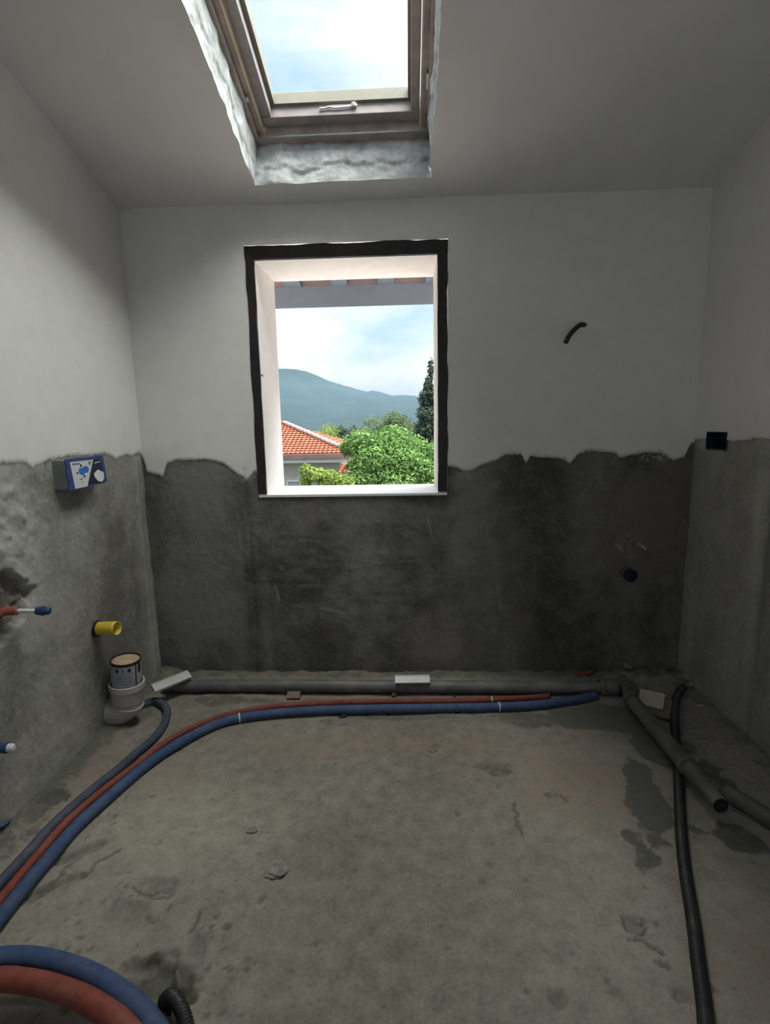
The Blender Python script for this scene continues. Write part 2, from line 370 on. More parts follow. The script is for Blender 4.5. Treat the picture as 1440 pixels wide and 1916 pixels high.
for k, pl_ in enumerate([[(255, 1655), (275, 1668), (300, 1662), (322, 1655)], [(270, 1672), (290, 1682), (318, 1676)], [(1165, 1718), (1180, 1735), (1198, 1742), (1203, 1728)], [(1170, 1752), (1200, 1762), (1235, 1778)], [(155, 1640), (190, 1612), (225, 1590)],
                         [(355, 1745), (372, 1720), (376, 1700)], [(60, 1672), (110, 1640), (150, 1600)], [(255, 1850), (275, 1815), (310, 1808), (345, 1822), (335, 1855)], [(1192, 1722), (1206, 1730), (1212, 1722)], [(960, 1500), (968, 1540), (972, 1560)], [(80, 1492), (100, 1512), (118, 1498)]]):
    q = crom([fl(*a_) for a_ in pl_], .004); q = q + np.c_[fbm(q[:, 0], q[:, 1], 40, 3, k)[:, None] * .03, fbm(q[:, 1], q[:, 0], 40, 3, k + 9)[:, None] * .03, np.zeros((len(q), 1))]
    i0, i1 = np.searchsorted(xs, [q[:, 0].min() - .02, q[:, 0].max() + .02]); j0, j1 = np.searchsorted(ys, [q[:, 1].min() - .02, q[:, 1].max() + .02])
    dd = np.sqrt((X[i0:i1, j0:j1, None] - q[:, 0]) ** 2 + (Y[i0:i1, j0:j1, None] - q[:, 1]) ** 2).min(-1)
    c_ = 1 - sstep(.001, .0075, dd); pit[i0:i1, j0:j1] = np.maximum(pit[i0:i1, j0:j1], c_ * .9)
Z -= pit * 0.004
# mortar fillets along the window wall and the side walls
rag = fbm(X, Y, 9, 4, 6)
fb = sstep(D - 0.085 + rag * 0.03, D - 0.03, Y); Z += fb * (0.015 + 0.02 * fbm(X, Y, 24, 4, 7))
fL = 1 - sstep(XL + 0.01, XL + 0.17 + rag * 0.10 - 0.05 * sstep(1.2, 1.8, Y), X); Z += fL * (0.022 + 0.012 * fbm(X, Y, 14, 4, 8))
fR = sstep(XR - 0.16 - rag * 0.08, XR, X); Z += fR * (0.018 + 0.012 * fbm(X, Y, 14, 4, 9))
lump = fblob(X, Y, 440, 1312, 0.22, 0.05, rag=0.5, seed=70); Z += lump * (0.006 + 0.022 * fbm(X, Y, 45, 4, 10))
rub = fblob(X, Y, 1170, 1268, 0.09, 0.05, rag=0.6, seed=71); Z += rub * (0.02 + 0.04 * fbm(X, Y, 40, 4, 12))
grey = np.zeros_like(X)
for k, (px_, py_, rx, ry, a, wgt) in enumerate([(1130, 1345, .26, .085, 0.0, .95), (1240, 1400, .12, .10, 0.2, .8), (1205, 1500, .05, .17, -.25, .85), (1195, 1580, .035, .09, -.1, .7), (1010, 1345, .2, .05, 0, .7),
                                                (780, 1342, .3, .028, 0, .5), (460, 1312, .3, .045, 0, .65), (1390, 1570, .10, .05, -.3, .8), (1320, 1440, .04, .10, .5, .7), (690, 1385, .03, .012, 0, .3), (100, 1500, .04, .03, 0, .9),  # the blob beyond the open pipe end paints that pipe's cast shadow
                                                (260, 1335, .08, .06, 0, .6), (640, 1350, .10, .03, 0, .45), (300, 1840, .07, .055, 0, .6), (930, 1440, .06, .04, 0, .55), (1040, 1490, .04, .03, 0, .5), (120, 1650, .06, .02, .8, .55)]):
    grey = np.maximum(grey, wgt * fblob(X, Y, px_, py_, rx, ry, ang=a, rag=0.9, seed=80 + k, soft=0.4))
grey = np.maximum(grey, fL * 0.72); grey = np.maximum(grey, fb * 0.62); grey = np.maximum(grey, fR * 0.5)
warm = np.zeros_like(X)
for k, (px_, py_, rx, ry, wgt) in enumerate([(1050, 1450, .28, .16, .8), (800, 1390, .4, .07, .6), (160, 1440, .10, .12, .8), (320, 1450, .12, .10, .4), (560, 1400, .2, .06, .5), (1420, 1830, .1, .1, .7), (760, 1308, .6, .02, .7), (60, 1560, .08, .1, .6)]):
    warm = np.maximum(warm, wgt * fblob(X, Y, px_, py_, rx, ry, rag=0.8, seed=110 + k, soft=0.6))
tone = 0.04 * (1 - sstep(0.9, 1.9, Y)) - 0.03 + fbm(X, Y, 1.7, 3, 14) * 0.35 + 0.12 * fblob(X, Y, 1400, 1700, .3, .5, rag=.5, seed=33, soft=.6)  # first term paints the skylight's brighter near floor into the tone
P = np.stack([X, Y, Z], -1)
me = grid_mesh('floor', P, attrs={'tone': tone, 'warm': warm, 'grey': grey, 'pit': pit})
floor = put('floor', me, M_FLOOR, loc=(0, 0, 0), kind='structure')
def zf(x, y):
    i = min(max(np.searchsorted(xs, x), 0), len(xs) - 1); j = min(max(np.searchsorted(ys, y), 0), len(ys) - 1); return float(Z[i, j])

# ------------------------------------------------------------------ setting: walls
def edge_curve(pts, fn, ax):
    q = np.array([fn(a, b) for a, b in pts]); o = np.argsort(q[:, ax]); return q[o, ax], q[o, 2]
EB = edge_curve([(262, 852), (270, 862), (273, 882), (292, 888), (304, 892), (312, 868), (330, 862), (380, 860), (420, 868), (440, 884), (462, 900), (478, 880), (600, 880), (838, 872), (850, 874), (872, 884), (900, 872), (930, 860),
                 (946, 850), (975, 851), (984, 866), (992, 854), (1020, 856), (1054, 858), (1066, 868), (1082, 850), (1096, 844), (1130, 846), (1152, 848), (1160, 856), (1192, 850), (1210, 847), (1240, 848), (1262, 862), (1280, 856), (1292, 832), (1302, 826)], bk, 0)
EL = edge_curve([(0, 866), (20, 868), (48, 864), (58, 872), (75, 868), (92, 858), (115, 856), (150, 852), (200, 850), (216, 858), (232, 853), (250, 852), (258, 846), (266, 850)], lf, 1)
ER = edge_curve([(1298, 824), (1306, 820), (1322, 822), (1358, 824), (1368, 826), (1392, 824), (1420, 818), (1432, 822), (1440, 820)], rt, 1)

def cement_patches(U, V, lst, seed0):
    r = np.zeros_like(U)
    for k, (cu, cv, ru, rv, wgt, soft) in enumerate(lst):
        r = r + wgt * blob(U, V, cu, cv, ru, rv, 0, 0.5, seed0 + k, soft)
    return r
# window wall
WX1, WX2, WZ1, WZ2 = -0.649, 0.168, 0.829, 1.841
us = axis_coords(XL - 0.015, XR + 0.015, XL - 0.015, XR + 0.015, 0.0062, extra=(WX1, WX2)); vs = axis_coords(-0.02, ZT + 0.03, -0.02, ZT + 0.03, 0.0066, extra=(WZ1, WZ2))
U, V = np.meshgrid(us, vs, indexing='ij')
ez = np.interp(U, *EB); edge = V - ez + fbm(U, V, 40, 3, 21) * 0.010 + fbm(U, V, 120, 2, 22) * 0.005
cem = 1 - sstep(-0.002, 0.004, edge)
dy = fbm(U, V, 2.5, 3, 23) * 0.006 + cem * (0.004 + fbm(U, V, 11, 4, 24) * 0.005 + fbm(U, V, 55, 3, 25) * 0.003)
bx = lambda a, b: bk(a, b)[[0, 2]]
pt = []
for (a, b, ru, rv, wgt, sf) in [(380, 1060, .20, .42, .16, .25), (900, 1010, .12, .25, .14, .5), (720, 1080, .2, .15, .12, .5), (400, 885, .2, .05, .12, .5), (1170, 960, .07, .1, .2, .5), (1000, 1000, .1, .2, -.03, .5),
                             (620, 1150, .25, .05, .12, .5), (680, 1060, .06, .16, .12, .3), (1120, 1100, .25, .4, -.06, .5), (820, 1220, .1, .05, .18, .4), (470, 1100, .03, .45, -.10, .5), (860, 900, .05, .03, .25, .4), (640, 960, .35, .05, .08, .5), (500, 1180, .02, .25, .1, .4)]:
    u_, v_ = bx(a, b); pt.append((u_, v_, ru, rv, wgt, sf))
tone = cement_patches(U, V, pt, 200)
pale = cement_patches(U, V, [(*bx(460, 885), .05, .03, .7, .5), (*bx(1220, 855), .06, .02, 1.0, .4), (*bx(880, 885), .05, .03, .5, .5), (*bx(1180, 1020), .06, .04, .35, .6)], 230)
brown = cement_patches(U, V, [(*bx(1180, 960), .2, .3, .9, .6), (*bx(560, 1000), .08, .3, .5, .6), (*bx(800, 1150), .4, .25, .6, .6), (*bx(1200, 900), .16, .1, .7, .5)], 240)
brown = np.clip(brown * sstep(-.12, .12, fbm(U, V, 3.5, 4, 27)), 0, 1); tone = tone + fbm(U, V * 0.3, 6, 4, 28) * 0.5 + fbm(U, V, 4, 4, 29) * 0.45 + fbm(U * .25, V, 55, 3, 30) * 0.35 * blob(U, V, *bx(680, 1070), .42, .22, 0, .5, 250, .5)
for k, (a, b, c, d, wgt) in enumerate([(600, 1138, 642, 1146, .8), (515, 1098, 521, 1124, .8), (800, 968, 806, 1000, .5), (905, 940, 915, 1010, .5), (370, 1038, 398, 1052, .5), (855, 1046, 858, 1054, 1.2), (868, 1050, 872, 1055, 1.2), (690, 1030, 720, 1034, .5), (930, 1090, 936, 1140, .5), (560, 1010, 600, 1014, .4)]):
    q0, q1 = bx(a, b), bx(c, d); tt_ = np.clip(((U - q0[0]) * (q1[0] - q0[0]) + (V - q0[1]) * (q1[1] - q0[1])) / ((q1 - q0) @ (q1 - q0)), 0, 1)
    dd = np.hypot(U - q0[0] - tt_ * (q1[0] - q0[0]), V - q0[1] - tt_ * (q1[1] - q0[1])); tone = tone + wgt * .7 * (1 - sstep(.001, .007, dd + fbm(U, V, 60, 2, k) * .006))
ridge = np.exp(-((U - (bx(470, 1100)[0] + 0.02 * fbm(V * 0, V, 4, 2, 26))) / 0.008) ** 2) * (V < 0.95); dy += ridge * 0.003
P = np.stack([U, D + dy, V], -1)
uc = (us[:-1] + us[1:]) / 2; vc = (vs[:-1] + vs[1:]) / 2
hm = ((uc[:, None] > WX1) & (uc[:, None] < WX2) & (vc[None] > WZ1) & (vc[None] < WZ2))
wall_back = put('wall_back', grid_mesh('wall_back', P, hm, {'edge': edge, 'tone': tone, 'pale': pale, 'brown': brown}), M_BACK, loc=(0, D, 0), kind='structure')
# outer face of the same wall (facade) around the opening
OX1, OX2, OZ1, OZ2, OY = -0.612, 0.126, 0.822, 1.786, D + 0.33
fv, ff = [], []
for (a, b, c, d) in [(-4, OX1, -3.4, 2.1), (OX2, 4, -3.4, 2.1), (OX1, OX2, -3.4, OZ1 - 0.04), (OX1, OX2, OZ2, 2.1)]:
    i = len(fv); fv += [(a, OY, c), (b, OY, c), (b, OY, d), (a, OY, d)]; ff.append((i, i + 1, i + 2, i + 3))
put('facade', new_mesh('facade', fv, ff), M_REVEAL, parent=wall_back)

# left wall
us = axis_coords(YF, D + 0.01, 0.95, D + 0.01, 0.0062); vs = np.arange(-0.02, ZT + SL * (D - YF) + 0.06, 0.0075)
vs = np.concatenate([np.arange(-0.02, 2.05, 0.0066), np.linspace(2.06, ZT + SL * (D - YF) + 0.06, 24)])
U, V = np.meshgrid(us, vs, indexing='ij')
ez = np.interp(U, *EL); edge = V - ez + fbm(U, V, 36, 3, 31) * 0.014 + fbm(U, V, 120, 2, 32) * 0.005
cem = 1 - sstep(-0.002, 0.004, edge)
bl = lambda a, b: lf(a, b)[[1, 2]]
dx = fbm(U, V, 2.5, 3, 33) * 0.006 - cem * (0.004 - fbm(U, V, 10, 4, 34) * 0.006 - fbm(U, V, 55, 3, 35) * 0.004)
hole = blob(U, V, *bl(2, 1138), .125, .088, 0, .35, 36, .12); rough = blob(U, V, *bl(10, 1000), .14, .18, 0, .8, 37, .5)
dx += -hole * (0.028 + 0.03 * fbm(U, V, 45, 4, 38)) + rough * (0.004 + 0.028 * fbm(U, V, 26, 5, 39))
cb = np.exp(-((U - (D - 0.055)) / 0.016) ** 2) + 0.7 * np.exp(-((U - (D - 0.02)) / 0.010) ** 2); dx += cb * 0.007 * (V < 1.0)
tone = cement_patches(U, V, [(*bl(30, 1000), .12, .25, .25, .5), (*bl(120, 1000), .10, .3, .05, .5), (*bl(230, 1080), .15, .5, -.22, .6), (*bl(60, 1300), .25, .2, -.06, .6), (*bl(205, 1210), .05, .12, -.15, .6), (*bl(150, 935), .06, .03, -.15, .5), (*bl(170, 935), .03, .018, .2, .4)], 300) + cb * 0.12 - hole * 0.3
pale = cement_patches(U, V, [(*bl(25, 1000), .09, .15, .9, .5), (*bl(85, 880), .09, .03, .6, .6), (*bl(60, 1080), .05, .08, .4, .5)], 330) * (1 - hole)
brown = hole * 0.45; tone = tone + fbm(U, V * 0.4, 6, 4, 28) * 0.5 + fbm(U, V, 4, 4, 29) * 0.4
P = np.stack([XL + dx, U, V], -1)
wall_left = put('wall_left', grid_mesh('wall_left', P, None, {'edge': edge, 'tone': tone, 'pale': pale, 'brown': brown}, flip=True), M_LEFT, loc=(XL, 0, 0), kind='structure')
# right wall, with the recess for the electrical box
bx0 = rt(1322, 838); bx1 = rt(1357, 815)
BY0, BY1, BZ0, BZ1 = 2.025, 2.152, 1.006, 1.066
us = axis_coords(YF, D + 0.01, 1.2, D + 0.01, 0.0066, extra=(BY0, BY1)); vs = np.concatenate([np.arange(-0.02, 2.05, 0.0066), np.linspace(2.06, ZT + SL * (D - YF) + 0.06, 24)])
for e in (BZ0, BZ1): vs[np.argmin(abs(vs - e))] = e
U, V = np.meshgrid(us, vs, indexing='ij')
ez = np.interp(U, *ER); edge = V - ez + fbm(U, V, 36, 3, 41) * 0.012 + fbm(U, V, 120, 2, 42) * 0.005
cem = 1 - sstep(-0.002, 0.004, edge)
br = lambda a, b: rt(a, b)[[1, 2]]
dx = -fbm(U, V, 2.5, 3, 43) * 0.006 + cem * (0.004 + fbm(U, V, 10, 4, 44) * 0.005 + fbm(U, V, 55, 3, 45) * 0.003)
band = np.exp(-((U - (br(1410, 1100)[0] - 0.02)) / 0.025) ** 2); dx += band * 0.008
tone = cement_patches(U, V, [(*br(1330, 1000), .08, .3, .06, .5), (*br(1420, 950), .04, .4, .12, .4), (*br(1430, 1200), .05, .4, -.15, .4), (*br(1290, 1150), .03, .4, .1, .4)], 400) - band * 0.15
tone = tone + fbm(U, V * 0.3, 6, 4, 48) * 0.35 + fbm(U, V, 3, 3, 49) * 0.2
pale = cement_patches(U, V, [(*br(1312, 832), .035, .02, .9, .4), (*br(1395, 845), .06, .015, .4, .6), (*br(1340, 842), .05, .008, 1.0, .4)], 430)
P = np.stack([XR + dx, U, V], -1)
uc = (us[:-1] + us[1:]) / 2; vc = (vs[:-1] + vs[1:]) / 2
hm = ((uc[:, None] > BY0) & (uc[:, None] < BY1) & (vc[None] > BZ0) & (vc[None] < BZ1))
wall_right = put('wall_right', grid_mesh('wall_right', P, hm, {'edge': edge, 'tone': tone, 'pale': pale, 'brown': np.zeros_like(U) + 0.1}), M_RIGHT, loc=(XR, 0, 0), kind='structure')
# wall behind the camera with an open doorway
zh = ZT + SL * (D - YF) + 0.06; DX0, DX1, DZ = 0.05, 0.90, 2.10
v_, f_ = [], []
for (a, b, c, d) in [(XL, DX0, 0, zh), (DX1, XR, 0, zh), (DX0, DX1, DZ, zh)]:
    i = len(v_); v_ += [(a, YF, c), (b, YF, c), (b, YF, d), (a, YF, d)]; f_.append((i, i + 1, i + 2, i + 3))
put('wall_front', new_mesh('wall_front', v_, f_), M_CEIL, loc=(0, YF, 0), kind='structure')

# ------------------------------------------------------------------ setting: sloped ceiling with the skylight well
KN = math.hypot(1, SL); VD = np.array([0, -1, SL]) / KN; ND = np.array([0, SL, 1]) / KN
SX1, SX2, SY, SLEN = -0.563, 0.099, 2.1426, 1.18
B0 = np.array([0, SY, ZT + SL * (D - SY)])
def sk(x, v, w): return B0 + np.array([x, 0, 0]) + VD * v + ND * w
vlo = -(D + 0.03 - SY) * KN; vhi = (SY - YF + 0.03) * KN
us = axis_coords(XL - 0.03, XR + 0.03, XL - 0.03, XR + 0.03, 0.013, extra=(SX1, SX2)); vs = axis_coords(vlo, vhi, vlo, 1.4, 0.013, extra=(0.0, SLEN))
U, V = np.meshgrid(us, vs, indexing='ij')
def nudge(U, V):   # ragged plaster line of the opening
    du = np.zeros_like(U); dv = np.zeros_like(V)
    i1 = np.isclose(U, SX1) | np.isclose(U, SX2); i2 = np.isclose(V, 0.0)
    du[i1] = fbm(V[i1], V[i1] * 0, 14, 4, 61) * 0.016; dv[i2] = fbm(U[i2], U[i2] * 0, 14, 4, 62) * 0.014
    return du, dv
du, dv = nudge(U, V); wz = fbm(U, V, 2.0, 3, 63) * 0.008
Pc = B0 + (U + du)[..., None] * np.array([1, 0, 0]) + (V + dv)[..., None] * VD + wz[..., None] * ND
uc = (us[:-1] + us[1:]) / 2; vc = (vs[:-1] + vs[1:]) / 2
hm = ((uc[:, None] > SX1) & (uc[:, None] < SX2) & (vc[None] > 0) & (vc[None] < SLEN))
ceiling = put('ceiling', grid_mesh('ceiling', Pc, hm, None, flip=True), M_CEIL, loc=(0, D, ZT), kind='structure')
# well sides: rough plaster from the ceiling line up to the frame
WELL = 0.185
i1, i2 = np.where(np.isclose(us, SX1))[0][0], np.where(np.isclose(us, SX2))[0][0]; j1, j2 = np.where(np.isclose(vs, 0))[0][0], np.where(np.isclose(vs, SLEN))[0][0]
def well_side(name, line, inward):
    n = 36; line = np.array(line); t = np.linspace(0, 1, n)
    s = np.r_[0, np.cumsum(np.linalg.norm(np.diff(line, axis=0), axis=1))]
    m = max(20, int(s[-1] / 0.009)); st = np.linspace(0, s[-1], m); L = np.stack([np.interp(st, s, line[:, k]) for k in range(3)], -1)
    S_, T_ = np.meshgrid(st, t * WELL, indexing='ij')
    bul = fbm(S_, T_, 16, 5, 65) * 0.020 + fbm(S_, T_, 60, 3, 66) * 0.006 + 0.009 * sstep(0.056, 0.068, T_ + fbm(S_, T_, 18, 5, 67, .65) * 0.08)
    bul[:, 0] = 0
    Pw = L[:, None, :] + T_[..., None] * ND + bul[..., None] * np.array(inward)
    put(name, grid_mesh(name, Pw), M_ROUGHPL, parent=ceiling)
well_side('plaster_reveal', Pc[i1, j1:j2 + 1], (0.7, 0, 0)); well_side('plaster_reveal', Pc[i2, j1:j2 + 1], (-0.7, 0, 0))
well_side('plaster_reveal', Pc[i1:i2 + 1, j1], VD * 0.9); well_side('plaster_reveal', Pc[i1:i2 + 1, j2], -VD)

# ------------------------------------------------------------------ window_1: opening in the window wall
win = thing('window_1', (0, D, WZ1), kind='structure')
def quad_strip(pts_in, pts_out):
    v = list(pts_in) + list(pts_out); n = len(pts_in); return v, [(i, i + 1, n + i + 1, n + i) for i in range(n - 1)]
IX1, IX2, IZ1, IZ2 = -0.6135, 0.1275, 0.829, 1.788         # inner edge of the dark subframe
def jamb(name, a, b, thick_dir, mat, yin, yout, par):      # slab along a-b (both in x,z) from yin to yout
    (x0, z0), (x1, z1) = a, b; tx, tz = thick_dir
    v = [(x0, yin, z0), (x1, yin, z1), (x1 + tx, yin, z1 + tz), (x0 + tx, yin, z0 + tz)]; v += [(p[0], yout, p[2]) for p in v]
    f = [(0, 1, 2, 3), (7, 6, 5, 4), (0, 4, 5, 1), (1, 5, 6, 2), (2, 6, 7, 3), (3, 7, 4, 0)]
    put(name, new_mesh(name, v, f), mat, parent=par)
jamb('jamb', (OX1, OZ1), (OX1, OZ2 + 0.03), (-0.06, 0), M_REVEAL, D + 0.012, OY, win)
jamb('jamb', (OX2, OZ1), (OX2, OZ2 + 0.03), (0.06, 0), M_REVEAL, D + 0.012, OY, win)
jamb('head', (OX1 - 0.03, OZ2), (OX2 + 0.03, OZ2), (0, 0.06), M_REVEAL, D + 0.012, OY, win)
jamb('sill', (WX1 + 0.004, OZ1 + 0.008), (WX2 - 0.004, OZ1 + 0.008), (0, -0.010), M_WHITEPL, D - 0.004, OY + 0.01, win)
# subframe: dark boards with chipped edges
def chipped(name, x0, x1, z0, z1, along):
    n = 60; v = []; f = []
    for i in range(n + 1):
        t = i / n; e0 = fbm(t * 9.0, 3.0, 1.5, 3, 90 + int(x0 * 50)) * 0.010; e1 = fbm(t * 9.0, 7.0, 1.5, 3, 95) * 0.006
        if along == 'z': q = [(x0 + e0, z0 + (z1 - z0) * t), (x1 + e1, z0 + (z1 - z0) * t)]
        else: q = [(x0 + (x1 - x0) * t, z1 + e0), (x0 + (x1 - x0) * t, z0 + e1)]
        v += [(q[0][0], D - 0.003, q[0][1]), (q[1][0], D + 0.001, q[1][1]), (q[1][0], D + 0.05, q[1][1]), (q[0][0], D + 0.05, q[0][1])]
    for i in range(n):
        b = i * 4
        for k in range(4): f.append((b + k, b + (k + 1) % 4, b + 4 + (k + 1) % 4, b + 4 + k))
    f += [(0, 1, 2, 3), tuple(n * 4 + k for k in (3, 2, 1, 0))]
    put(name, new_mesh(name, v, f), M_SUBFR, parent=win)
chipped('subframe_post', WX1 + 0.002, IX1, WZ1 + 0.006, WZ2 - 0.002, 'z'); chipped('subframe_post', WX2 - 0.002, IX2, WZ1 + 0.006, WZ2 - 0.002, 'z')
chipped('subframe_head', WX1, WX2, IZ2, WZ2 - 0.002, 'x')

# ------------------------------------------------------------------ window_2: roof window
rw = thing('window_2', tuple(sk((SX1 + SX2) / 2, 0, 0.18)), kind='structure')
def rwbox(name, x0, x1, v0, v1, w0, w1, mat, par=rw, bevel=0.003):
    R = frame3(Vector((1, 0, 0)), Vector(VD), Vector(-np.cross(VD, (1, 0, 0)))); R = Matrix((Vector((1, 0, 0)), Vector(VD), Vector(ND))).transposed()
    me = box_data((x1 - x0, v1 - v0, w1 - w0), sk((x0 + x1) / 2, (v0 + v1) / 2, (w0 + w1) / 2), R, bevel)
    return put(name, me, mat, parent=par)
E_ = SLEN
rwbox('frame_rail', SX1 - .03, SX2 + .03, -0.03, 0.040, 0.15, 0.30, M_WOOD); rwbox('frame_rail', SX1 - .03, SX2 + .03, E_ - .04, E_ + .03, 0.15, 0.30, M_WOOD)
rwbox('frame_stile', SX1 - .03, SX1 + .038, 0.0, E_, 0.170, 0.30, M_WOOD); rwbox('frame_stile', SX2 - .036, SX2 + .03, 0.0, E_, 0.170, 0.30, M_WOOD)
rwbox('frame_lip', SX1 - .01, SX1 + .020, 0.0, E_, 0.150, 0.171, M_WOOD); rwbox('frame_lip', SX2 - .016, SX2 + .01, 0.0, E_, 0.150, 0.171, M_WOOD)
rwbox('edge_strip', SX1 + .038, SX1 + .044, 0.04, E_ - .04, 0.172, 0.20, M_WOODLT, bevel=.001); rwbox('edge_strip', SX2 - .041, SX2 - .036, 0.04, E_ - .04, 0.172, 0.20, M_WOODLT, bevel=.001)
rwbox('edge_strip', SX1 + .02, SX2 - .02, 0.038, 0.046, 0.150, 0.156, M_ALU, bevel=.001)
sash = rwbox('sash_rail', SX1 + .046, SX2 - .043, 0.047, 0.088, 0.19, 0.262, M_SASH); rwbox('sash_rail', SX1 + .046, SX2 - .043, E_ - .10, E_ - .047, 0.19, 0.262, M_SASH)
rwbox('sash_stile', SX1 + .046, SX1 + .080, 0.05, E_ - .05, 0.195, 0.262, M_SASH); rwbox('sash_stile', SX2 - .074, SX2 - .043, 0.05, E_ - .05, 0.195, 0.262, M_SASH)
rwbox('glazing_bead', SX1 + .080, SX1 + .094, 0.088, E_ - .1, 0.235, 0.268, M_CREAM, bevel=.001); rwbox('glazing_bead', SX2 - .084, SX2 - .074, 0.088, E_ - .1, 0.235, 0.268, M_CREAM, bevel=.001)
rwbox('glazing_bead', SX1 + .080, SX2 - .074, 0.088, 0.100, 0.233, 0.278, M_CREAM, bevel=.001)
rwbox('pane', SX1 + .07, SX2 - .06, 0.07, E_ - .07, 0.270, 0.274, M_GLASS, bevel=0)
# lever handle of the sash: bar, pivot, end knob
hb = rwbox('handle_plate', -0.262, -0.165, 0.088, 0.091, 0.222, 0.229, M_WHITEPL, bevel=.001)
C_ = resample(crom([sk(-0.305, .094, .212), sk(-.285, .094, .212), sk(-.268, .095, .216), sk(-.25, .094, .212), sk(-.20, .094, .214), sk(-.185, .094, .217)], .004), .004)[0]
tube('handle_lever', C_, 0.0038, M_WHITEPL, rw, 8)
lathe('handle_knob', [(0.002, -.006), (.010, -.004), (.011, .004), (.007, .008)], sk(-.180, .094, .218), (0, 0, 1), M_WHITEPL, rw, 14)
# hinge brackets left on the frame
rwbox('bracket', SX1 + .016, SX1 + .030, 0.185, 0.205, 0.158, 0.171, M_ALU, bevel=.002); rwbox('bracket', SX2 - .024, SX2 - .012, 0.20, 0.26, 0.158, 0.171, M_ALU, bevel=.002)

# ------------------------------------------------------------------ outdoors: eave above the window
M_RAFTER = simple('grey_blue_painted_timber', (0.36, 0.42, 0.50), 0.7, 0.05, 8, 0.1)
M_RAFT2 = simple('slate_blue_painted_timber', (0.20, 0.24, 0.29), 0.7, 0.05, 8, 0.1)
M_BOARD = simple('pale_pink_soffit_board', (0.66, 0.50, 0.49), 0.7, 0.04, 8, 0.05)
eave = thing('eave', (-0.28, OY + .1, 1.95), 'timber eave with grey rafters and beam outside the window head', 'eave')
beam_v, beam_f = prism([(0, 1.752), (0.045, 1.765), (0.045, 1.86), (0, 1.86)], (5, 0, 0), (-2.8, 2.98, 0), (0, 1, 0), (0, 0, 1))
put('beam', new_mesh('beam', beam_v, beam_f), M_RAFTER, parent=eave)
RB = lambda y: 1.860 + SL * (2.98 - y)
for i in range(-6, 8):
    xc = -0.355 + 0.250 * i
    v, f = prism([(OY + 0.002, RB(OY)), (3.022, RB(3.022)), (3.022, RB(3.022) + 0.10), (OY + 0.002, RB(OY) + 0.10)], (0.085, 0, 0), (xc - 0.0425, 0, 0), (0, 1, 0), (0, 0, 1))
    put('rafter', new_mesh('rafter', v, f), M_RAFT2, parent=eave)
v, f = prism([(OY + .002, RB(OY) + 0.10), (3.03, RB(3.03) + 0.10), (3.03, RB(3.03) + 0.125), (OY + .002, RB(OY) + 0.125)], (5, 0, 0), (-2.8, 0, 0), (0, 1, 0), (0, 0, 1))
put('soffit_board', new_mesh('soffit_board', v, f), M_BOARD, parent=eave)

put('infill_board', box_data((5, .012, .13), (-.3, 3.015, 1.915)), simple('pale_pink_infill', (0.92, 0.76, 0.75), 0.7, 0.03, 8, 0.0), parent=eave)

# ------------------------------------------------------------------ outdoors: ground and hill
GZ = -3.3
M_GROUND = simple("meadow_ground", (0.035, 0.05, 0.022), 0.95, 0.3, 0.8, 0.0)
gx = np.linspace(-260, 260, 40); gy = np.linspace(OY, 900, 60); X, Y = np.meshgrid(gx, gy, indexing='ij')
put('ground', grid_mesh('ground', np.stack([X, Y, GZ + 0 * X + fbm(X, Y, .02, 3, 3) * 1.0 * sstep(20, 80, Y)], -1)), M_GROUND, loc=(0, 0, GZ), kind='structure')
M_BOUNCE = simple('pale_bounce_slab', (0.42, 0.40, 0.37), 0.9, 0.1, 1.5, 0.0)  # added pale slab, out of view, bounces light up under the eave
put('bounce_slab', box_data((16, 7.5, .06), (-.5, OY + 3.8, GZ + .02)), M_BOUNCE, label='added unseen pale slab below the window, bouncing daylight up', cat='bounce slab', kind='structure')
hp = np.array([bk(a, b, 900) for a, b in [(515, 697), (530, 694), (545, 693), (562, 694), (580, 698), (600, 706), (620, 715), (650, 724), (690, 735), (700, 733), (712, 735), (735, 742), (755, 741), (780, 743), (810, 752)]])
hxs = np.r_[-900, -520, -360, -280, -240, hp[:, 0], 80, 140, 240, 420, 700]; hzs = np.r_[20, 45, 66, 82, 88, hp[:, 2], 34, 38, 44, 36, 20]
us = np.r_[np.linspace(-900, -260, 60)[:-1], np.linspace(-260, 100, 260), np.linspace(100, 700, 50)[1:]]; ts = np.linspace(0, 1.5, 60)
U, T = np.meshgrid(us, ts, indexing='ij'); rid = np.interp(U, hxs, hzs) - GZ
prof = np.where(T < 1, np.sin(T * math.pi / 2) ** 1.3, np.cos((T - 1) * 2))
hz = GZ + rid * prof + fbm(U, T * 260, .02, 4, 5) * 10 * (prof * (1 - np.abs(T - 1) < 0.93)) * np.clip(1.02 - T, 0, 1) + fbm(U, T * 300, .25, 3, 6) * 1.6 * prof
hy = 900 - (1 - T) * 420
g = G('forested_hillside'); n = g.noise(0.03, 5, 0.65); c = g.mix(g.rng(n, 0.35, 0.65), (0.010, 0.020, 0.022), (0.018, 0.032, 0.030)); M_HILL = g.done(c, 0.95, None, 0, 0.1)  # bluish cast of the forest green stands in for distance haze
put('hill', grid_mesh('hill', np.stack([U, hy, hz], -1)), M_HILL, loc=(0, 700, GZ), kind='structure')

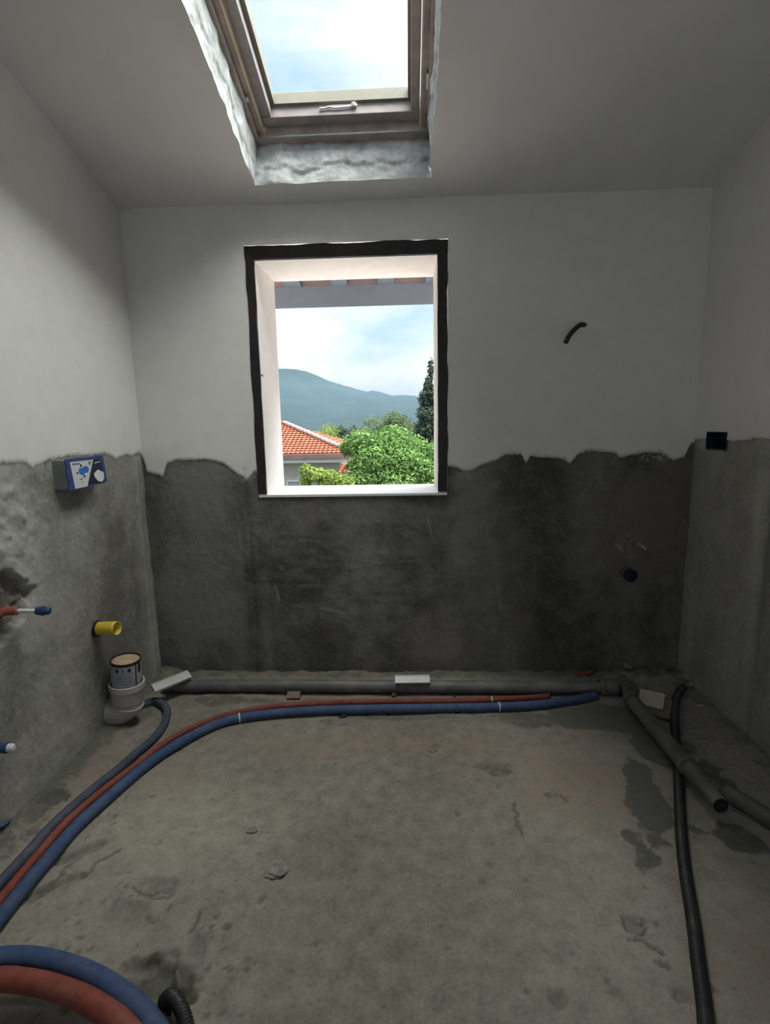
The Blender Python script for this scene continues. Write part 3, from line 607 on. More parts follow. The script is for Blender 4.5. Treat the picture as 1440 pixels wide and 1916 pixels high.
# valley haze in front of the hill: a real scattering volume
g = G('valley_haze'); vs_ = g.n('ShaderNodeVolumeScatter'); va_ = g.n('ShaderNodeVolumeAbsorption'); ad = g.n('ShaderNodeAddShader')
vs_.inputs['Color'].default_value = (0.30, 0.52, 0.72, 1); vs_.inputs['Density'].default_value = 0.00075
va_.inputs['Color'].default_value = (0.0, 0.0, 0.0, 1); va_.inputs['Density'].default_value = 0.0010
g.t.links.new(vs_.outputs[0], ad.inputs[0]); g.t.links.new(va_.outputs[0], ad.inputs[1]); g.t.links.new(ad.outputs[0], g.out.inputs['Volume'])
put('valley_haze', box_data((1600, 620, 60), (-50, 610, 25)), g.m, kind='stuff', label='thin blue haze lying in the valley before the hill', cat='haze')

# ------------------------------------------------------------------ outdoors: houses
M_TILE = simple('terracotta_roof_tile', (0.24, 0.075, 0.042), 0.85, 0.25, 3.0, 0.0)
M_TILE2 = simple('aged_terracotta_tile', (0.24, 0.09, 0.05), 0.85, 0.3, 3.0, 0.0)
M_CAP = simple('pale_mortar_ridge', (0.30, 0.225, 0.21), 0.85, 0.15, 2.0, 0.0)
M_GUT = simple('brown_gutter_metal', (0.16, 0.10, 0.105), 0.5, 0.1, 3.0, 0.0)
M_FASC = simple('white_fascia', (0.55, 0.56, 0.58), 0.7, 0.05, 3.0, 0.0)
M_HWALL = simple('grey_render_house', (0.36, 0.36, 0.345), 0.9, 0.06, 2.0, 0.0)
M_HGLASS = simple('grey_blind_glass', (0.22, 0.26, 0.28), 0.2, 0.05, 2.0, 0.0, 0.5)
M_OCHRE = simple('ochre_render', (0.22, 0.13, 0.09), 0.9, 0.1, 2.0, 0.0)
def tile_plane(O, ea, eb, nrm, wa, lb, rowlen=0.36, tw=0.26, clip=None):
    """rows of overlapping roll tiles: O eave corner, ea along the eave, eb up the slope"""
    O, ea, eb, nrm = (np.array(q, float) for q in (O, ea, eb, nrm)); rows = int(lb / rowlen); na = int(wa / tw * 4); bm_v = []; bm_f = []
    for r in range(rows):
        b0, b1 = r * rowlen, (r + 1) * rowlen + 0.03
        for i in range(na + 1):
            a = i * tw / 4
            h = 0.035 * (1 + math.sin(2 * math.pi * a / tw))
            for bb, hh in ((b0, 0.0), (b0, 0.055), (b1, 0.012)):
                bm_v.append(O + ea * a + eb * bb + nrm * (h * (hh > 0.02) + hh))
        base = r * (na + 1) * 3
        for i in range(na):
            am = (i + .5) * tw / 4
            if clip and not clip(am, (b0 + b1) / 2): continue
            q = base + i * 3
            bm_f += [(q, q + 3, q + 4, q + 1), (q + 1, q + 4, q + 5, q + 2)]
    return bm_v, bm_f
hx0, hx1, hy0, ez_ = -14.0, -3.22, 30.0, float(bk(600, 849, 30)[2])
apx, apz = float(bk(522, 794, 34)[0]) + 0.15, float(bk(522, 794, 34)[2])
run = hx1 - apx; rise = apz - ez_
house = thing('house', ((hx0 + hx1) / 2, hy0 + 4, GZ), 'single-storey grey house with orange tiled hip roof and brown gutter', 'house')
sl_l = math.hypot(run, rise)
eb_f = np.array([0, run, rise]) / sl_l; n_f = np.array([0, -rise, run]) / sl_l
v, f = tile_plane((hx0, hy0, ez_), (1, 0, 0), eb_f, n_f, hx1 - hx0, sl_l, clip=lambda a, b: a < (hx1 - hx0) - b / sl_l * run)
put('roof_tiles', new_mesh('roof_tiles', v, f), M_TILE, parent=house, kind='stuff')
eb_r = np.array([-run, 0, rise]) / sl_l; n_r = np.array([rise, 0, run]) / sl_l; wd = 2 * run
v, f = tile_plane((hx1, hy0, ez_), (0, 1, 0), eb_r, n_r, wd, sl_l, clip=lambda a, b: b / sl_l * run < a < wd - b / sl_l * run)
put('roof_tiles', new_mesh('roof_tiles', v, f), M_TILE, parent=house, kind='stuff')
rv = [(hx0, hy0, ez_), (hx1, hy0, ez_), (hx1, hy0 + wd, ez_), (hx0, hy0 + wd, ez_), (hx0, hy0 + run, apz), (apx, hy0 + run, apz)]
put('roof_deck', new_mesh('roof_deck', rv, [(0, 1, 5, 4), (1, 2, 5), (2, 3, 4, 5), (0, 4, 3), (0, 3, 2, 1)]), M_TILE2, parent=house)
capv, capf = [], []
A = np.array([hx1, hy0, ez_ + .10]); B = np.array([apx, hy0 + run, apz + .10]); dirv = (B - A) / np.linalg.norm(B - A); nc = 15; Lc = np.linalg.norm(B - A) / nc
m0 = None
for i in range(nc):
    c0 = A + (B - A) * i / nc
    if m0 is None:
        vv, ff_ = tube_data([np.zeros(3), dirv * (Lc + .05)], [0.17, 0.13], 8); m0 = new_mesh('hip_cap', vv, ff_, True); m0.materials.append(M_CAP)
    ob = bpy.data.objects.new('hip_cap', m0); COL.objects.link(ob); ob.parent = house; ob.location = Vector(c0) - BASE[house]
ridge_me = new_mesh('ridge_cap', *tube_data([(hx0, hy0 + run, apz + .08), (apx, hy0 + run, apz + .08)], .15, 8)); put('ridge_cap', ridge_me, M_TILE, parent=house)
wz = lambda py: float(bk(600, py, 30)[2])
put('gutter', box_data((hx1 - hx0 + .1, .14, wz(849) - wz(859)), ((hx0 + hx1) / 2, hy0 - .02, (wz(849) + wz(859)) / 2), bevel=.03), M_GUT, parent=house)
put('fascia', box_data((hx1 - hx0, .3, wz(859) - wz(866)), ((hx0 + hx1) / 2 - .05, hy0 + .2, (wz(859) + wz(866)) / 2), bevel=.01), M_FASC, parent=house)
put('wall', box_data((hx1 - hx0 - 1.0, wd - 1.2, wz(864) - GZ), ((hx0 + hx1) / 2 - .2, hy0 + run, (wz(864) + GZ) / 2)), M_HWALL, parent=house)
wl, wr_, wt = float(bk(537, 905, 30.5)[0]), float(bk(600, 905, 30.5)[0]), float(bk(570, 900, 30.5)[2])
hw = put('window', join_boxes([((wr_ - wl, .1, .07), dict(center=((wl + wr_) / 2, hy0 + .58, wt))), ((.07, .1, 1.2), dict(center=(wl, hy0 + .58, wt - .6))), ((.07, .1, 1.2), dict(center=(wr_, hy0 + .58, wt - .6))), ((wr_ - wl, .1, .07), dict(center=((wl + wr_) / 2, hy0 + .58, wt - 1.2)))]), M_FASC, parent=house)
put('pane', box_data((wr_ - wl, .04, 1.2), ((wl + wr_) / 2, hy0 + .59, wt - .6)), M_HGLASS, parent=hw)
# low outbuilding roof between the house and the tree; and another tiled roof glimpsed through the foliage
def shed(name, px0, px1, pyt, pye, y, label, mat):
    a, b = bk(px0, pye, y), bk(px1, pye, y); zt_ = float(bk(px0, pyt, y + 2.2)[2]); rs = zt_ - a[2]; L = math.hypot(2.2, rs)
    h = thing(name, ((a[0] + b[0]) / 2, y, GZ), label, 'building')
    v, f = tile_plane((a[0], y, a[2]), (1, 0, 0), np.array([0, 2.2, rs]) / L, np.array([0, -rs, 2.2]) / L, b[0] - a[0], L, .33, .24)
    put('roof_tiles', new_mesh('roof_tiles', v, f), mat, parent=h, kind='stuff')
    v, f = prism([(0, GZ), (4.4, GZ), (4.4, a[2]), (2.2, zt_ - .02), (0, a[2] - .02)], (b[0] - a[0], 0, 0), (a[0], y, 0), (0, 1, 0), (0, 0, 1)); put('wall', new_mesh('wall', v, f), M_OCHRE, parent=h)
shed('outbuilding', 630, 700, 868, 885, 26, 'ochre outbuilding with small tiled roof beside the grey house', M_TILE2)
shed('outbuilding', 735, 850, 872, 912, 20, 'low building with tiled roof glimpsed through the big leafy tree', M_TILE)
shed('outbuilding', 770, 860, 818, 826, 56, 'distant building with orange roof below the dark conifer', M_TILE)

# ------------------------------------------------------------------ outdoors: trees
def leaf_mat(name, dark, light):
    g = G(name); v = g.attr('var'); c = g.mix(v, dark, light); d = g.n('ShaderNodeBsdfDiffuse'); t = g.n('ShaderNodeBsdfTranslucent'); mx = g.n('ShaderNodeMixShader')
    g.set(d.inputs['Color'], c); g.set(t.inputs['Color'], c); mx.inputs[0].default_value = 0.35
    g.t.links.new(d.outputs[0], mx.inputs[1]); g.t.links.new(t.outputs[0], mx.inputs[2]); g.t.links.new(mx.outputs[0], g.out.inputs['Surface']); return g.m
M_LEAF = leaf_mat('mid_green_leaf', (0.045, 0.105, 0.032), (0.20, 0.33, 0.11)); M_LEAF2 = leaf_mat('yellow_green_leaf', (0.07, 0.12, 0.03), (0.25, 0.33, 0.09))
M_CONIF = leaf_mat('dark_conifer_needle', (0.03, 0.055, 0.045), (0.11, 0.15, 0.11)); M_FARL = leaf_mat('dull_green_leaf', (0.04, 0.07, 0.035), (0.15, 0.20, 0.10))
M_BARK = simple('grey_brown_bark', (0.06, 0.045, 0.035), 0.95, 0.3, 6, 0.0)
def foliage(name, clumps, nleaf, size, mat, parent, seed):
    r = np.random.default_rng(seed); cl = np.array(clumps, float); wts = (cl[:, 3] * cl[:, 4] * cl[:, 5]) ** .67; wts /= wts.sum()
    k = r.choice(len(cl), nleaf, p=wts); d = r.normal(size=(nleaf, 3)); d /= np.linalg.norm(d, axis=1)[:, None]
    rad = (0.55 + 0.45 * r.random(nleaf) ** .6) * (1 + .12 * r.normal(size=nleaf)); c = cl[k, :3] + d * cl[k, 3:6] * rad[:, None]
    n = d + 0.7 * r.normal(size=(nleaf, 3)) + np.array([0, 0, .5]); n /= np.linalg.norm(n, axis=1)[:, None]
    a = np.cross(n, r.normal(size=(nleaf, 3))); a /= np.linalg.norm(a, axis=1)[:, None]; b = np.cross(n, a)
    s = size * (0.6 + .8 * r.random(nleaf))[:, None]
    V = np.stack([c - a * s, c + b * s * .45 + n * s * .12, c + a * s, c - b * s * .45 + n * s * .12], 1)
    me = bpy.data.meshes.new(name); me.vertices.add(nleaf * 4); me.vertices.foreach_set('co', V.reshape(-1).astype(np.float32))
    me.loops.add(nleaf * 4); me.loops.foreach_set('vertex_index', np.arange(nleaf * 4, dtype=np.int32)); me.polygons.add(nleaf); me.polygons.foreach_set('loop_start', (np.arange(nleaf) * 4).astype(np.int32)); me.update(calc_edges=True)
    at = me.attributes.new('var', 'FLOAT', 'POINT'); at.data.foreach_set('value', np.repeat(r.random(nleaf), 4).astype(np.float32))
    put(name, me, mat, parent=parent, kind='stuff')
def limbs(root, tops, parent, r0, mid_frac=.45, seed=0):
    r = random.Random(seed); root = np.array(root, float)
    fork = root + (np.mean(np.array(tops), 0) - root) * mid_frac
    C = resample(crom([root, (root + fork) / 2 + np.array([r.uniform(-.1, .1), 0, 0]), fork], .2), .2)[0]
    tube('trunk', C, np.linspace(r0, r0 * .7, len(C)), M_BARK, parent, 8)
    for t in tops:
        t = np.array(t, float); m = fork + (t - fork) * .5 + np.array([r.uniform(-.15, .15), r.uniform(-.15, .15), .1]); C = resample(crom([fork, m, t], .12), .12)[0]
        tube('branch', C, np.linspace(r0 * .45, r0 * .12, len(C)), M_BARK, parent, 6)
def tree(name, label, root, clumps, nleaf, size, mat, seed, r0=.12, cat='tree', group=None):
    t = thing(name, root, label, cat, group); foliage('foliage', clumps, nleaf, size, mat, t, seed); limbs(root, [c[:3] for c in clumps], t, r0, seed=seed); return t
def cl(px, py, y, r, ry=None, rz=None): p = bk(px, py, y); return (p[0], p[1], p[2], r, ry or r, rz or r * .8)
TY = 14.0
tree('leafy_tree', 'big bright green leafy tree filling the lower right of the window', (0.2, TY + .3, GZ),
     [cl(678, 830, TY, .46), cl(735, 832, TY + .2, .60), cl(770, 845, TY + .5, .5), cl(700, 862, TY - .4, .55), cl(750, 868, TY - .3, .6), cl(790, 885, TY, .5), cl(680, 900, TY - .5, .55), cl(735, 910, TY - .6, .65), cl(800, 930, TY - .2, .6), cl(815, 855, TY + .6, .5), cl(655, 838, TY + .3, .3), cl(840, 900, TY, .6),
      cl(650, 925, TY - .4, .5), cl(720, 960, TY, .8), cl(870, 860, TY + .4, .6), cl(718, 840, TY - .1, .4), cl(665, 870, TY - .2, .25)], 26000, .055, M_LEAF, 1)
tree('leafy_tree', 'smaller yellow-green tree in front of the grey house wall', (-2.0, 12.3, GZ),
     [cl(590, 888, 12, .28, .3, .15), cl(572, 880, 12, .14, .2, .14), cl(615, 895, 12.1, .3, .3, .18), cl(640, 905, 12.2, .3, .3, .2), cl(572, 902, 12, .13, .2, .14), cl(610, 935, 12.2, .25, .3, .12)], 5200, .042, M_LEAF2, 2, .05)
tree('conifer', 'tall dark conifer with feathery top at right edge of window view', (2.6, 41, GZ),
     [cl(801, 720, 41, .35, .4, .6), cl(797, 745, 41, .6, .6, .7), cl(802, 775, 41, .95, .9, .8), cl(800, 805, 41, 1.1, 1, .9), cl(806, 690, 41, .25, .3, .8), cl(815, 740, 41, .7, .7, .8), cl(815, 790, 41, 1.2, 1, 1), cl(812, 840, 41, 1.4, 1.2, 1.2)], 7000, .13, M_CONIF, 3, .25)
for i, (lb, x_, y_, zt_, r_, m_) in enumerate([('broad green tree standing right of the conifer', 9.0, 30.0, 1.2, 2.2, M_FARL), ('rounded yellow-green tree in the meadow right of the big leafy tree', 6.5, 21.0, .2, 1.5, M_LEAF2), ('dark green tree farther right in the meadow', 16.0, 36.0, 1.6, 2.6, M_CONIF)]):
    tree('meadow_tree', lb, (x_, y_, GZ), [(x_, y_, zt_, r_ * .7, r_ * .7, r_ * .6), (x_ - r_ * .6, y_, zt_ - r_ * .7, r_ * .7, r_ * .7, r_ * .6), (x_ + r_ * .6, y_ + .2, zt_ - r_ * .75, r_ * .7, r_ * .7, r_ * .6), (x_, y_ - .4, zt_ - r_ * 1.1, r_, r_, r_ * .6)], 3500, .11, m_, 60 + i, .16)
far = [('pale green rounded tree in front of the hill, right of centre', 738, 786, 44, 1.2, M_FARL), ('soft yellow-green hedge tree beyond the tiled roof', 615, 812, 55, 1.5, M_LEAF2), ('small dark pointed tree beyond the tiled roof', 637, 806, 60, 1.0, M_CONIF),
       ('dull green tree left of the pale rounded tree', 700, 797, 53, 1.7, M_FARL), ('dark low tree between the pointed tree and the dull green one', 665, 812, 48, 1.15, M_CONIF), ('light green tree beside the conifer base', 775, 808, 50, 1.3, M_FARL), ('dim tree behind the pale rounded tree', 755, 792, 66, 1.6, M_CONIF)]
for i, (lb, px, py, y, r, m_) in enumerate(far):
    p = bk(px, py, y); tree('distant_tree', lb, (p[0], y, GZ), [(p[0], y, p[2] - .1 * r, r * .75, r, r * .75), (p[0] - r * .6, y + .3, p[2] - r * .8, r * .8, r, r * .8), (p[0] + r * .6, y, p[2] - r * .9, r * .8, r, r * .8), (p[0], y, p[2] - r * 1.8, r * 1.2, r, r)], 3000, .13, m_, 20 + i, .15, group=None)

# ------------------------------------------------------------------ floor pipes
def path(pts, zr, step=.012, lift=None, head=(), tail=()):
    out = []
    for k, q in enumerate(pts):
        z = (lift[k] if lift else 0) + zr; p = fl(q[0], q[1], z); out.append((p[0], p[1], z))
    return crom(list(head) + out + list(tail), step)
# long grey drain along the window wall
RP = 0.026
gp = thing('drain_pipe', fl(760, 1290, 0), 'long grey plastic drain pipe lying along the foot of the window wall', 'pipe')
zb = RP + .006; yb = float(fl(700, 1284, zb)[1])
xa_, xb_ = float(fl(292, 1300, zb)[0]), float(fl(1128, 1284, zb)[0])
C = np.array([[x, yb - 0.004 * math.sin(3 * x), zb] for x in np.linspace(xa_, xb_ + .03, 90)])
tube('pipe', C, RP, M_GREYPIPE, gp, 20, hollow0=.05)
tube('sleeve', np.array([[x, yb - 0.002, zb] for x in np.linspace(xb_ - .01, xb_ + .06, 4)]), RP + .005, M_GREYPIPE, gp, 20)
tube('sleeve_rim', np.array([[x, yb - 0.002, zb] for x in (xb_ - .018, xb_ - .014, xb_ - .004, xb_)]), [RP + .004, RP + .008, RP + .008, RP + .004], M_GREYPIPE, gp, 20)
ee_ = fl(1180, 1309, .045)
tube('elbow', crom([(xb_ + .05, yb - .002, zb), (xb_ + .075, yb - .006, zb + .002), (xb_ + .095, yb - .022, zb + .006), tuple(ee_)], .006), RP + .003, M_GREYPIPE, gp, 20)
# grey branch running out to the open end
e0, e1 = fl(1183, 1312, .046), fl(1349, 1508, .066)
br_ = thing('drain_pipe', fl(1260, 1420, 0), 'grey drain pipe with socket and open end crossing over the black conduit', 'pipe')
dv_ = (e1 - e0); P1 = e0 + dv_ * .70
tube('pipe', np.linspace(e0 + np.array([0, 0, .0]), P1, 24), 0.0265, M_GREYPIPE, br_, 20)
tube('socket_rim', np.linspace(P1 - dv_ * .02, P1 + dv_ * .006, 4), 0.0300, M_GREYPIPE, br_, 20)
tube('spigot', np.linspace(P1, e1, 10), 0.0235, M_GREYPIPE, br_, 20, hollow1=.14, wall=.0022)
tube('bore_shade_liner', np.linspace(e1 - dv_ / np.linalg.norm(dv_) * .13, e1 - dv_ / np.linalg.norm(dv_) * .0015, 6), 0.0210, M_BORE, br_, 20, hollow1=.12, wall=.0006)  # added black liner: paints the shade inside the open bore
# second grey pipe leaving to the right wall
q = [(1352, 1478), (1395, 1505), (1440, 1533), (1520, 1580)]
tube('drain_pipe', path(q, .022), .024, M_DARKPIPE, None, 18, label='dark grey drain pipe running to the right wall behind the open pipe end', cat='pipe')
tube('wire', path([(1368, 1514), (1400, 1527), (1440, 1548), (1500, 1580)], .004, .01), .0028, M_GREYPIPE, None, 8, label='thin grey wire on the floor beside the dark drain pipe', cat='wire')

# black corrugated conduit on the right
def corrugated(C, r, pitch=.0058, amp=.0016):
    C, t = resample(C, pitch / 4); return C, r + amp * np.sin(2 * math.pi * t / pitch)
C, rr_ = corrugated(path([(1282, 1283), (1272, 1292), (1264, 1312), (1262, 1345), (1264, 1400), (1268, 1440), (1271, 1500), (1275, 1570), (1283, 1640), (1296, 1720), (1306, 1800), (1317, 1880), (1330, 1990)], .015, lift=[.035, .02, .006, 0, 0, 0, 0, 0, 0, 0, 0, 0, 0], tail=[(.42, .5, .015), (.36, .1, .015), (.34, -.5, .015), (.34, -1.25, .015)]), .0142)
tube('conduit', C, rr_, M_BLACKCON, None, 12, label='long black corrugated conduit running from the right corner across the floor', cat='conduit')
C, rr_ = corrugated(path([(308, 1872), (318, 1864), (330, 1872), (342, 1895), (352, 1930), (362, 1990)], .010, lift=[-.03, .01, .026, .028, .02, .0], tail=[(-.32, .58, .012), (-.29, .3, .012), (-.28, -.4, .012), (-.28, -1.25, .012)]), .0125)
tube('conduit', C, rr_, M_BLACKCON, None, 12, label='short black corrugated conduit rising from the broken hole at bottom left', cat='conduit')

# insulated hoses
LAID = []
def hose(pts, r0, r1, zr, mat, label, lift=None, ties=(), name='insulated_hose', tmat=M_TIE, over=(), head=(), tail=()):
    C = path(pts, zr, .02, lift, head, tail); C, t = resample(C, .012); n = len(C)
    for (Co, Ro) in over:          # ride up where it touches a hose already laid
        dd = np.linalg.norm(C[:, None, :2] - Co[None, :, :2], axis=2); j = dd.argmin(1); d = dd.min(1); need = (r0 + r1) / 2 + Ro[j] + .001
        C[:, 2] = np.maximum(C[:, 2], Co[j, 2] + np.sqrt(np.maximum(0, need ** 2 - d ** 2)))
    kz = np.ones(7) / 7; C[3:-3, 2] = np.maximum(C[3:-3, 2], np.convolve(C[:, 2], kz, 'valid'))
    R = np.linspace(r0, r1, n) if np.isscalar(r0) else r0
    base = fl(pts[len(pts) // 2][0], pts[len(pts) // 2][1], 0)
    LAID.append((C, R)); h = thing(name, base, label, 'hose'); tube('hose', C, R * (1 + .02 * np.sin(t * 9)), mat, h, 18)
    for tx in ties:
        i = int(tx * (n - 1)); d = C[i + 1] - C[i]; tube('cable_tie', np.array([C[i] - d * .25, C[i], C[i] + d * .25]), R[i] + .0018, tmat, h, 18)
    return h
hose([(1116, 1301), (1100, 1304), (1060, 1312), (1000, 1319), (920, 1323), (800, 1325), (680, 1327), (600, 1329), (520, 1334), (470, 1340), (431, 1347), (391, 1361), (336, 1390), (280, 1427), (219, 1478), (148, 1541), (82, 1617), (40, 1667), (0, 1718), (-50, 1784), (-100, 1852)],
     0.0165, .0190, .018, M_BLUE, 'long blue insulated hose in front of the red one, sweeping across the floor', ties=(.092, .312), tail=[(-.93, .45, .018), (-.95, -.3, .018), (-.95, -1.25, .018)])
hose([(262, 1322), (285, 1312), (300, 1315), (312, 1328), (309, 1350), (297, 1371), (277, 1391), (253, 1411), (219, 1441), (168, 1482), (102, 1541), (46, 1603), (-2, 1655), (-60, 1722)],
     0.0150, .0125, .013, M_BLUE2, 'slate blue hose curving out from behind the white waste elbow', tail=[(-1.02, .75, .013), (-1.015, .4, .013), (-1.02, -.3, .013), (-1.02, -1.25, .013)])
hose([(1028, 1303), (1012, 1304), (990, 1306), (940, 1308), (850, 1311), (700, 1313), (600, 1316), (540, 1320), (498, 1324), (433, 1336), (387, 1350), (338, 1372), (300, 1396), (262, 1426), (230, 1450), (176, 1493), (122, 1541), (66, 1605), (0, 1684), (-60, 1758), (-120, 1838)],
     0.0120, .0115, .013, M_RED, 'long red insulated hose tucked behind the blue one', ties=(.055,), tail=[(-.974, .45, .013), (-.986, -.3, .013), (-.986, -1.25, .013)])
hose([(-70, 1798), (0, 1793), (60, 1793), (120, 1805), (180, 1829), (230, 1862), (270, 1898), (305, 1950), (320, 2010)], .0200, .0200, .021, M_BLUE, 'blue insulated hose looping through the bottom left corner', lift=[.065, .055, .05, .048, .045, .04, .03, .02, .01], head=[(XL + .005, .99, .13), (-1.06, .965, .12)], tail=[(-.375, .58, .024), (-.36, .3, .021), (-.38, -.4, .021), (-.40, -1.25, .021)])
hose([(-70, 1838), (0, 1832), (60, 1838), (110, 1850), (160, 1870), (205, 1898), (240, 1930), (262, 1990)], .0205, .0205, .021, M_RED, 'red insulated hose looping beneath the blue one at bottom left', lift=[.065, .055, .05, .05, .05, .045, .04, .03], head=[(XL + .005, .93, .12), (-1.06, .91, .11)], tail=[(-.435, .58, .03), (-.42, .3, .021), (-.44, -.4, .021), (-.46, -1.25, .021)])
# short pipe tails at the rubble heap where the pipes leave the window wall
for (pts, r_, m_, lb) in [([(1136, 1284), (1150, 1274), (1164, 1266)], .013, M_BLUE, 'short blue pipe tail entering the rubble at the window wall'),
                          ([(1085, 1281), (1108, 1270), (1140, 1256)], .016, M_GREYPIPE, 'grey pipe tail bending into the window wall above the drain'),
                          ([(1052, 1278), (1078, 1268), (1108, 1256)], .012, M_RED, 'dusty red pipe tail bending into the window wall')]:
    yy = (2.203, 2.207, 2.232); C = crom([tuple(bk(q[0], q[1], yy[i])) for i, q in enumerate(pts)], .006)
    tube('pipe_tail', C, r_, m_, None, 14, label=lb, cat='pipe')

# ------------------------------------------------------------------ white waste elbow with a tin standing in it
wb = fl(240, 1345, 0); wc = np.array([XL + .064, wb[1] - .035, 0.0])
we = thing('waste_elbow', (wc[0], wc[1], 0), 'dusty white plastic toilet waste elbow standing by the left wall', 'pipe')
tilt = np.array([.06, -.01, 1.0]); tilt /= np.linalg.norm(tilt)
bend = crom([(XL - .03, wc[1] + .004, .050), (XL + .005, wc[1] + .002, .052), (XL + .040, wc[1], .064), (wc[0], wc[1], .086), (wc[0] + .001, wc[1], .104)], .008)
tube('bend', bend, .0545, M_WASTE, we, 28)
lathe('socket', [(.0545, 0), (.0560, .002), (.0585, .012), (.0588, .055), (.0600, .057), (.0632, .061), (.0635, .083), (.0600, .085), (.0570, .083), (.0565, .02), (.0, .02)], (wc[0], wc[1], .092), tilt, M_WASTE, we, 36)
lathe('bend_seam', [(.0548, 0), (.0565, .002), (.0565, .006), (.0548, .008)], (wc[0], wc[1], .078), (.2, 0, 1), M_WASTE, we, 36)
ct = np.array([wc[0], wc[1], .092]) + tilt * .070
tin = thing('paint_tin', tuple(ct), 'small tin with pale printed label standing in the white waste socket', 'tin')
tt = np.array([.075, -.03, 1.0]); tt /= np.linalg.norm(tt); TR = .0525; TH = .106
lathe('body', [(TR * .96, -.045), (TR, -.04), (TR, TH - .008)], ct, tt, M_LABEL, tin, 40)
lathe('rim', [(TR - .004, TH - .004), (TR - .003, TH + .002), (TR + .0015, TH + .002), (TR + .002, TH - .003), (TR + .0004, TH - .009)], ct, tt, M_TIN, tin, 40)
lathe('lid', [(TR - .003, TH - .0065), (TR - .003, TH - .004), (.03, TH - .0035), (.0, TH - .0035)], ct, tt, M_TAN, tin, 40)
def wrap(name, a0, a1, h0, h1, mat, r=TR + .0006, n=10):
    ax = Vector(tt); u = ax.cross(Vector((1, 0, 0))).normalized(); w_ = ax.cross(u); v = []; f = []
    for i in range(n + 1):
        an = a0 + (a1 - a0) * i / n; d = u * math.cos(an) + w_ * math.sin(an)
        v += [Vector(ct) + ax * h0 + d * r, Vector(ct) + ax * h1 + d * r]
    f = [(2 * i, 2 * i + 2, 2 * i + 3, 2 * i + 1) for i in range(n)]
    put(name, new_mesh(name, v, f), mat, parent=tin)
# angle 0 of the wrap: find the side that faces the camera
_ax = Vector(tt); _u = _ax.cross(Vector((1, 0, 0))).normalized(); _w = _ax.cross(_u); _tc = Vector((0, 0, H)) - Vector(ct); AC = math.atan2(_tc.dot(_w), _tc.dot(_u))
sgn = 1 if (_u * math.cos(AC + .3) + _w * math.sin(AC + .3)).dot(Vector(RGT)) > (_u * math.cos(AC) + _w * math.sin(AC)).dot(Vector(RGT)) else -1
wr = lambda n, a, b, h0, h1, m: wrap(n, AC + sgn * a, AC + sgn * b, h0, h1, m)
wr('label_stripe', .60, .70, .012, TH - .006, M_INK); wr('label_panel', .85, 1.15, TH - .045, TH - .008, M_NAVY)
for k_ in range(3): wr('pictogram', -.72 + k_ * .40, -.50 + k_ * .40, TH - .030, TH - .016, M_INK if k_ != 1 else M_INKG)
wr('label_line', -.75, .45, TH - .036, TH - .034, M_INKG)
for k_ in range(4): wr('label_line', -.70, .40 - .12 * (k_ % 2), .030 + k_ * .010, .0325 + k_ * .010, M_INKG)
wr('label_edge', -1.6, 1.6, -.002, .004, M_TIN)

# ------------------------------------------------------------------ white offcuts, cream tile
def slab(name, A, B, width_dir, wid, th, mat, label, cat, up=None):
    A, B, wd_ = Vector(A), Vector(B), Vector(width_dir).normalized(); ex = (B - A).normalized(); ez = ex.cross(wd_).normalized(); ey = ez.cross(ex)
    R = Matrix((ex, ey, ez)).transposed(); me = box_data(((B - A).length, wid, th), (A + B) / 2, R, min(.003, th * .3), 2)
    return put(name, me, mat, label=label, cat=cat)
def offcut(name, A, B, wdir, wid, th, label):   # solid strip with one bevelled long edge
    A, B, wd_ = Vector(A), Vector(B), Vector(wdir).normalized(); ex = (B - A).normalized(); n = ex.cross(wd_).normalized(); wd_ = n.cross(ex)
    if n.z < 0: n = -n
    v, f = prism([(0, 0), (wid, 0), (wid, th), (wid * .28, th), (0, th * .55)], B - A, A, wd_, n); return put(name, new_mesh(name, v, f), M_TILEW, label=label, cat='offcut')
offcut('profile_offcut', fl(281, 1283, .082), fl(349, 1256, .088), (.30, -.72, -.42), .044, .014, 'white profile offcut leaning beside the white waste elbow')
pm = fl(771, 1262, .084); offcut('profile_offcut', (pm[0] - .072, pm[1], .078), (pm[0] + .072, pm[1], .080), (0, -.75, -.66), .036, .014, 'white profile offcut lying on the drain pipe below the window')
c1, c2, c3 = fl(1203, 1290, .035), fl(1249, 1300, .035), fl(1198, 1321, .03)
ctr = (c2 + c3) / 2 - np.array([.012, 0, 0]); ex = Vector(c2 - c1); ex.z = 0; ey = Vector((c3 - c1)); ey.z = 0
Rz = math.atan2(ex.y, ex.x); Rm = Matrix.Rotation(Rz, 3, 'Z') @ Matrix.Rotation(math.radians(8), 3, 'X')
put('tile_offcut', box_data((ex.length, .098, .009), (ctr[0], ctr[1], .038), Rm, .0015), M_TILEC, label='cream square tile piece lying on a larger tile near the right corner', cat='tile')
c4 = fl(1228, 1326, .012)
put('tile_offcut', box_data((.110, .125, .010), (ctr[0] + .006, ctr[1] - .022, .022), Rm, .0015), M_BISC, label='brownish tile piece underneath the cream square tile', cat='tile')

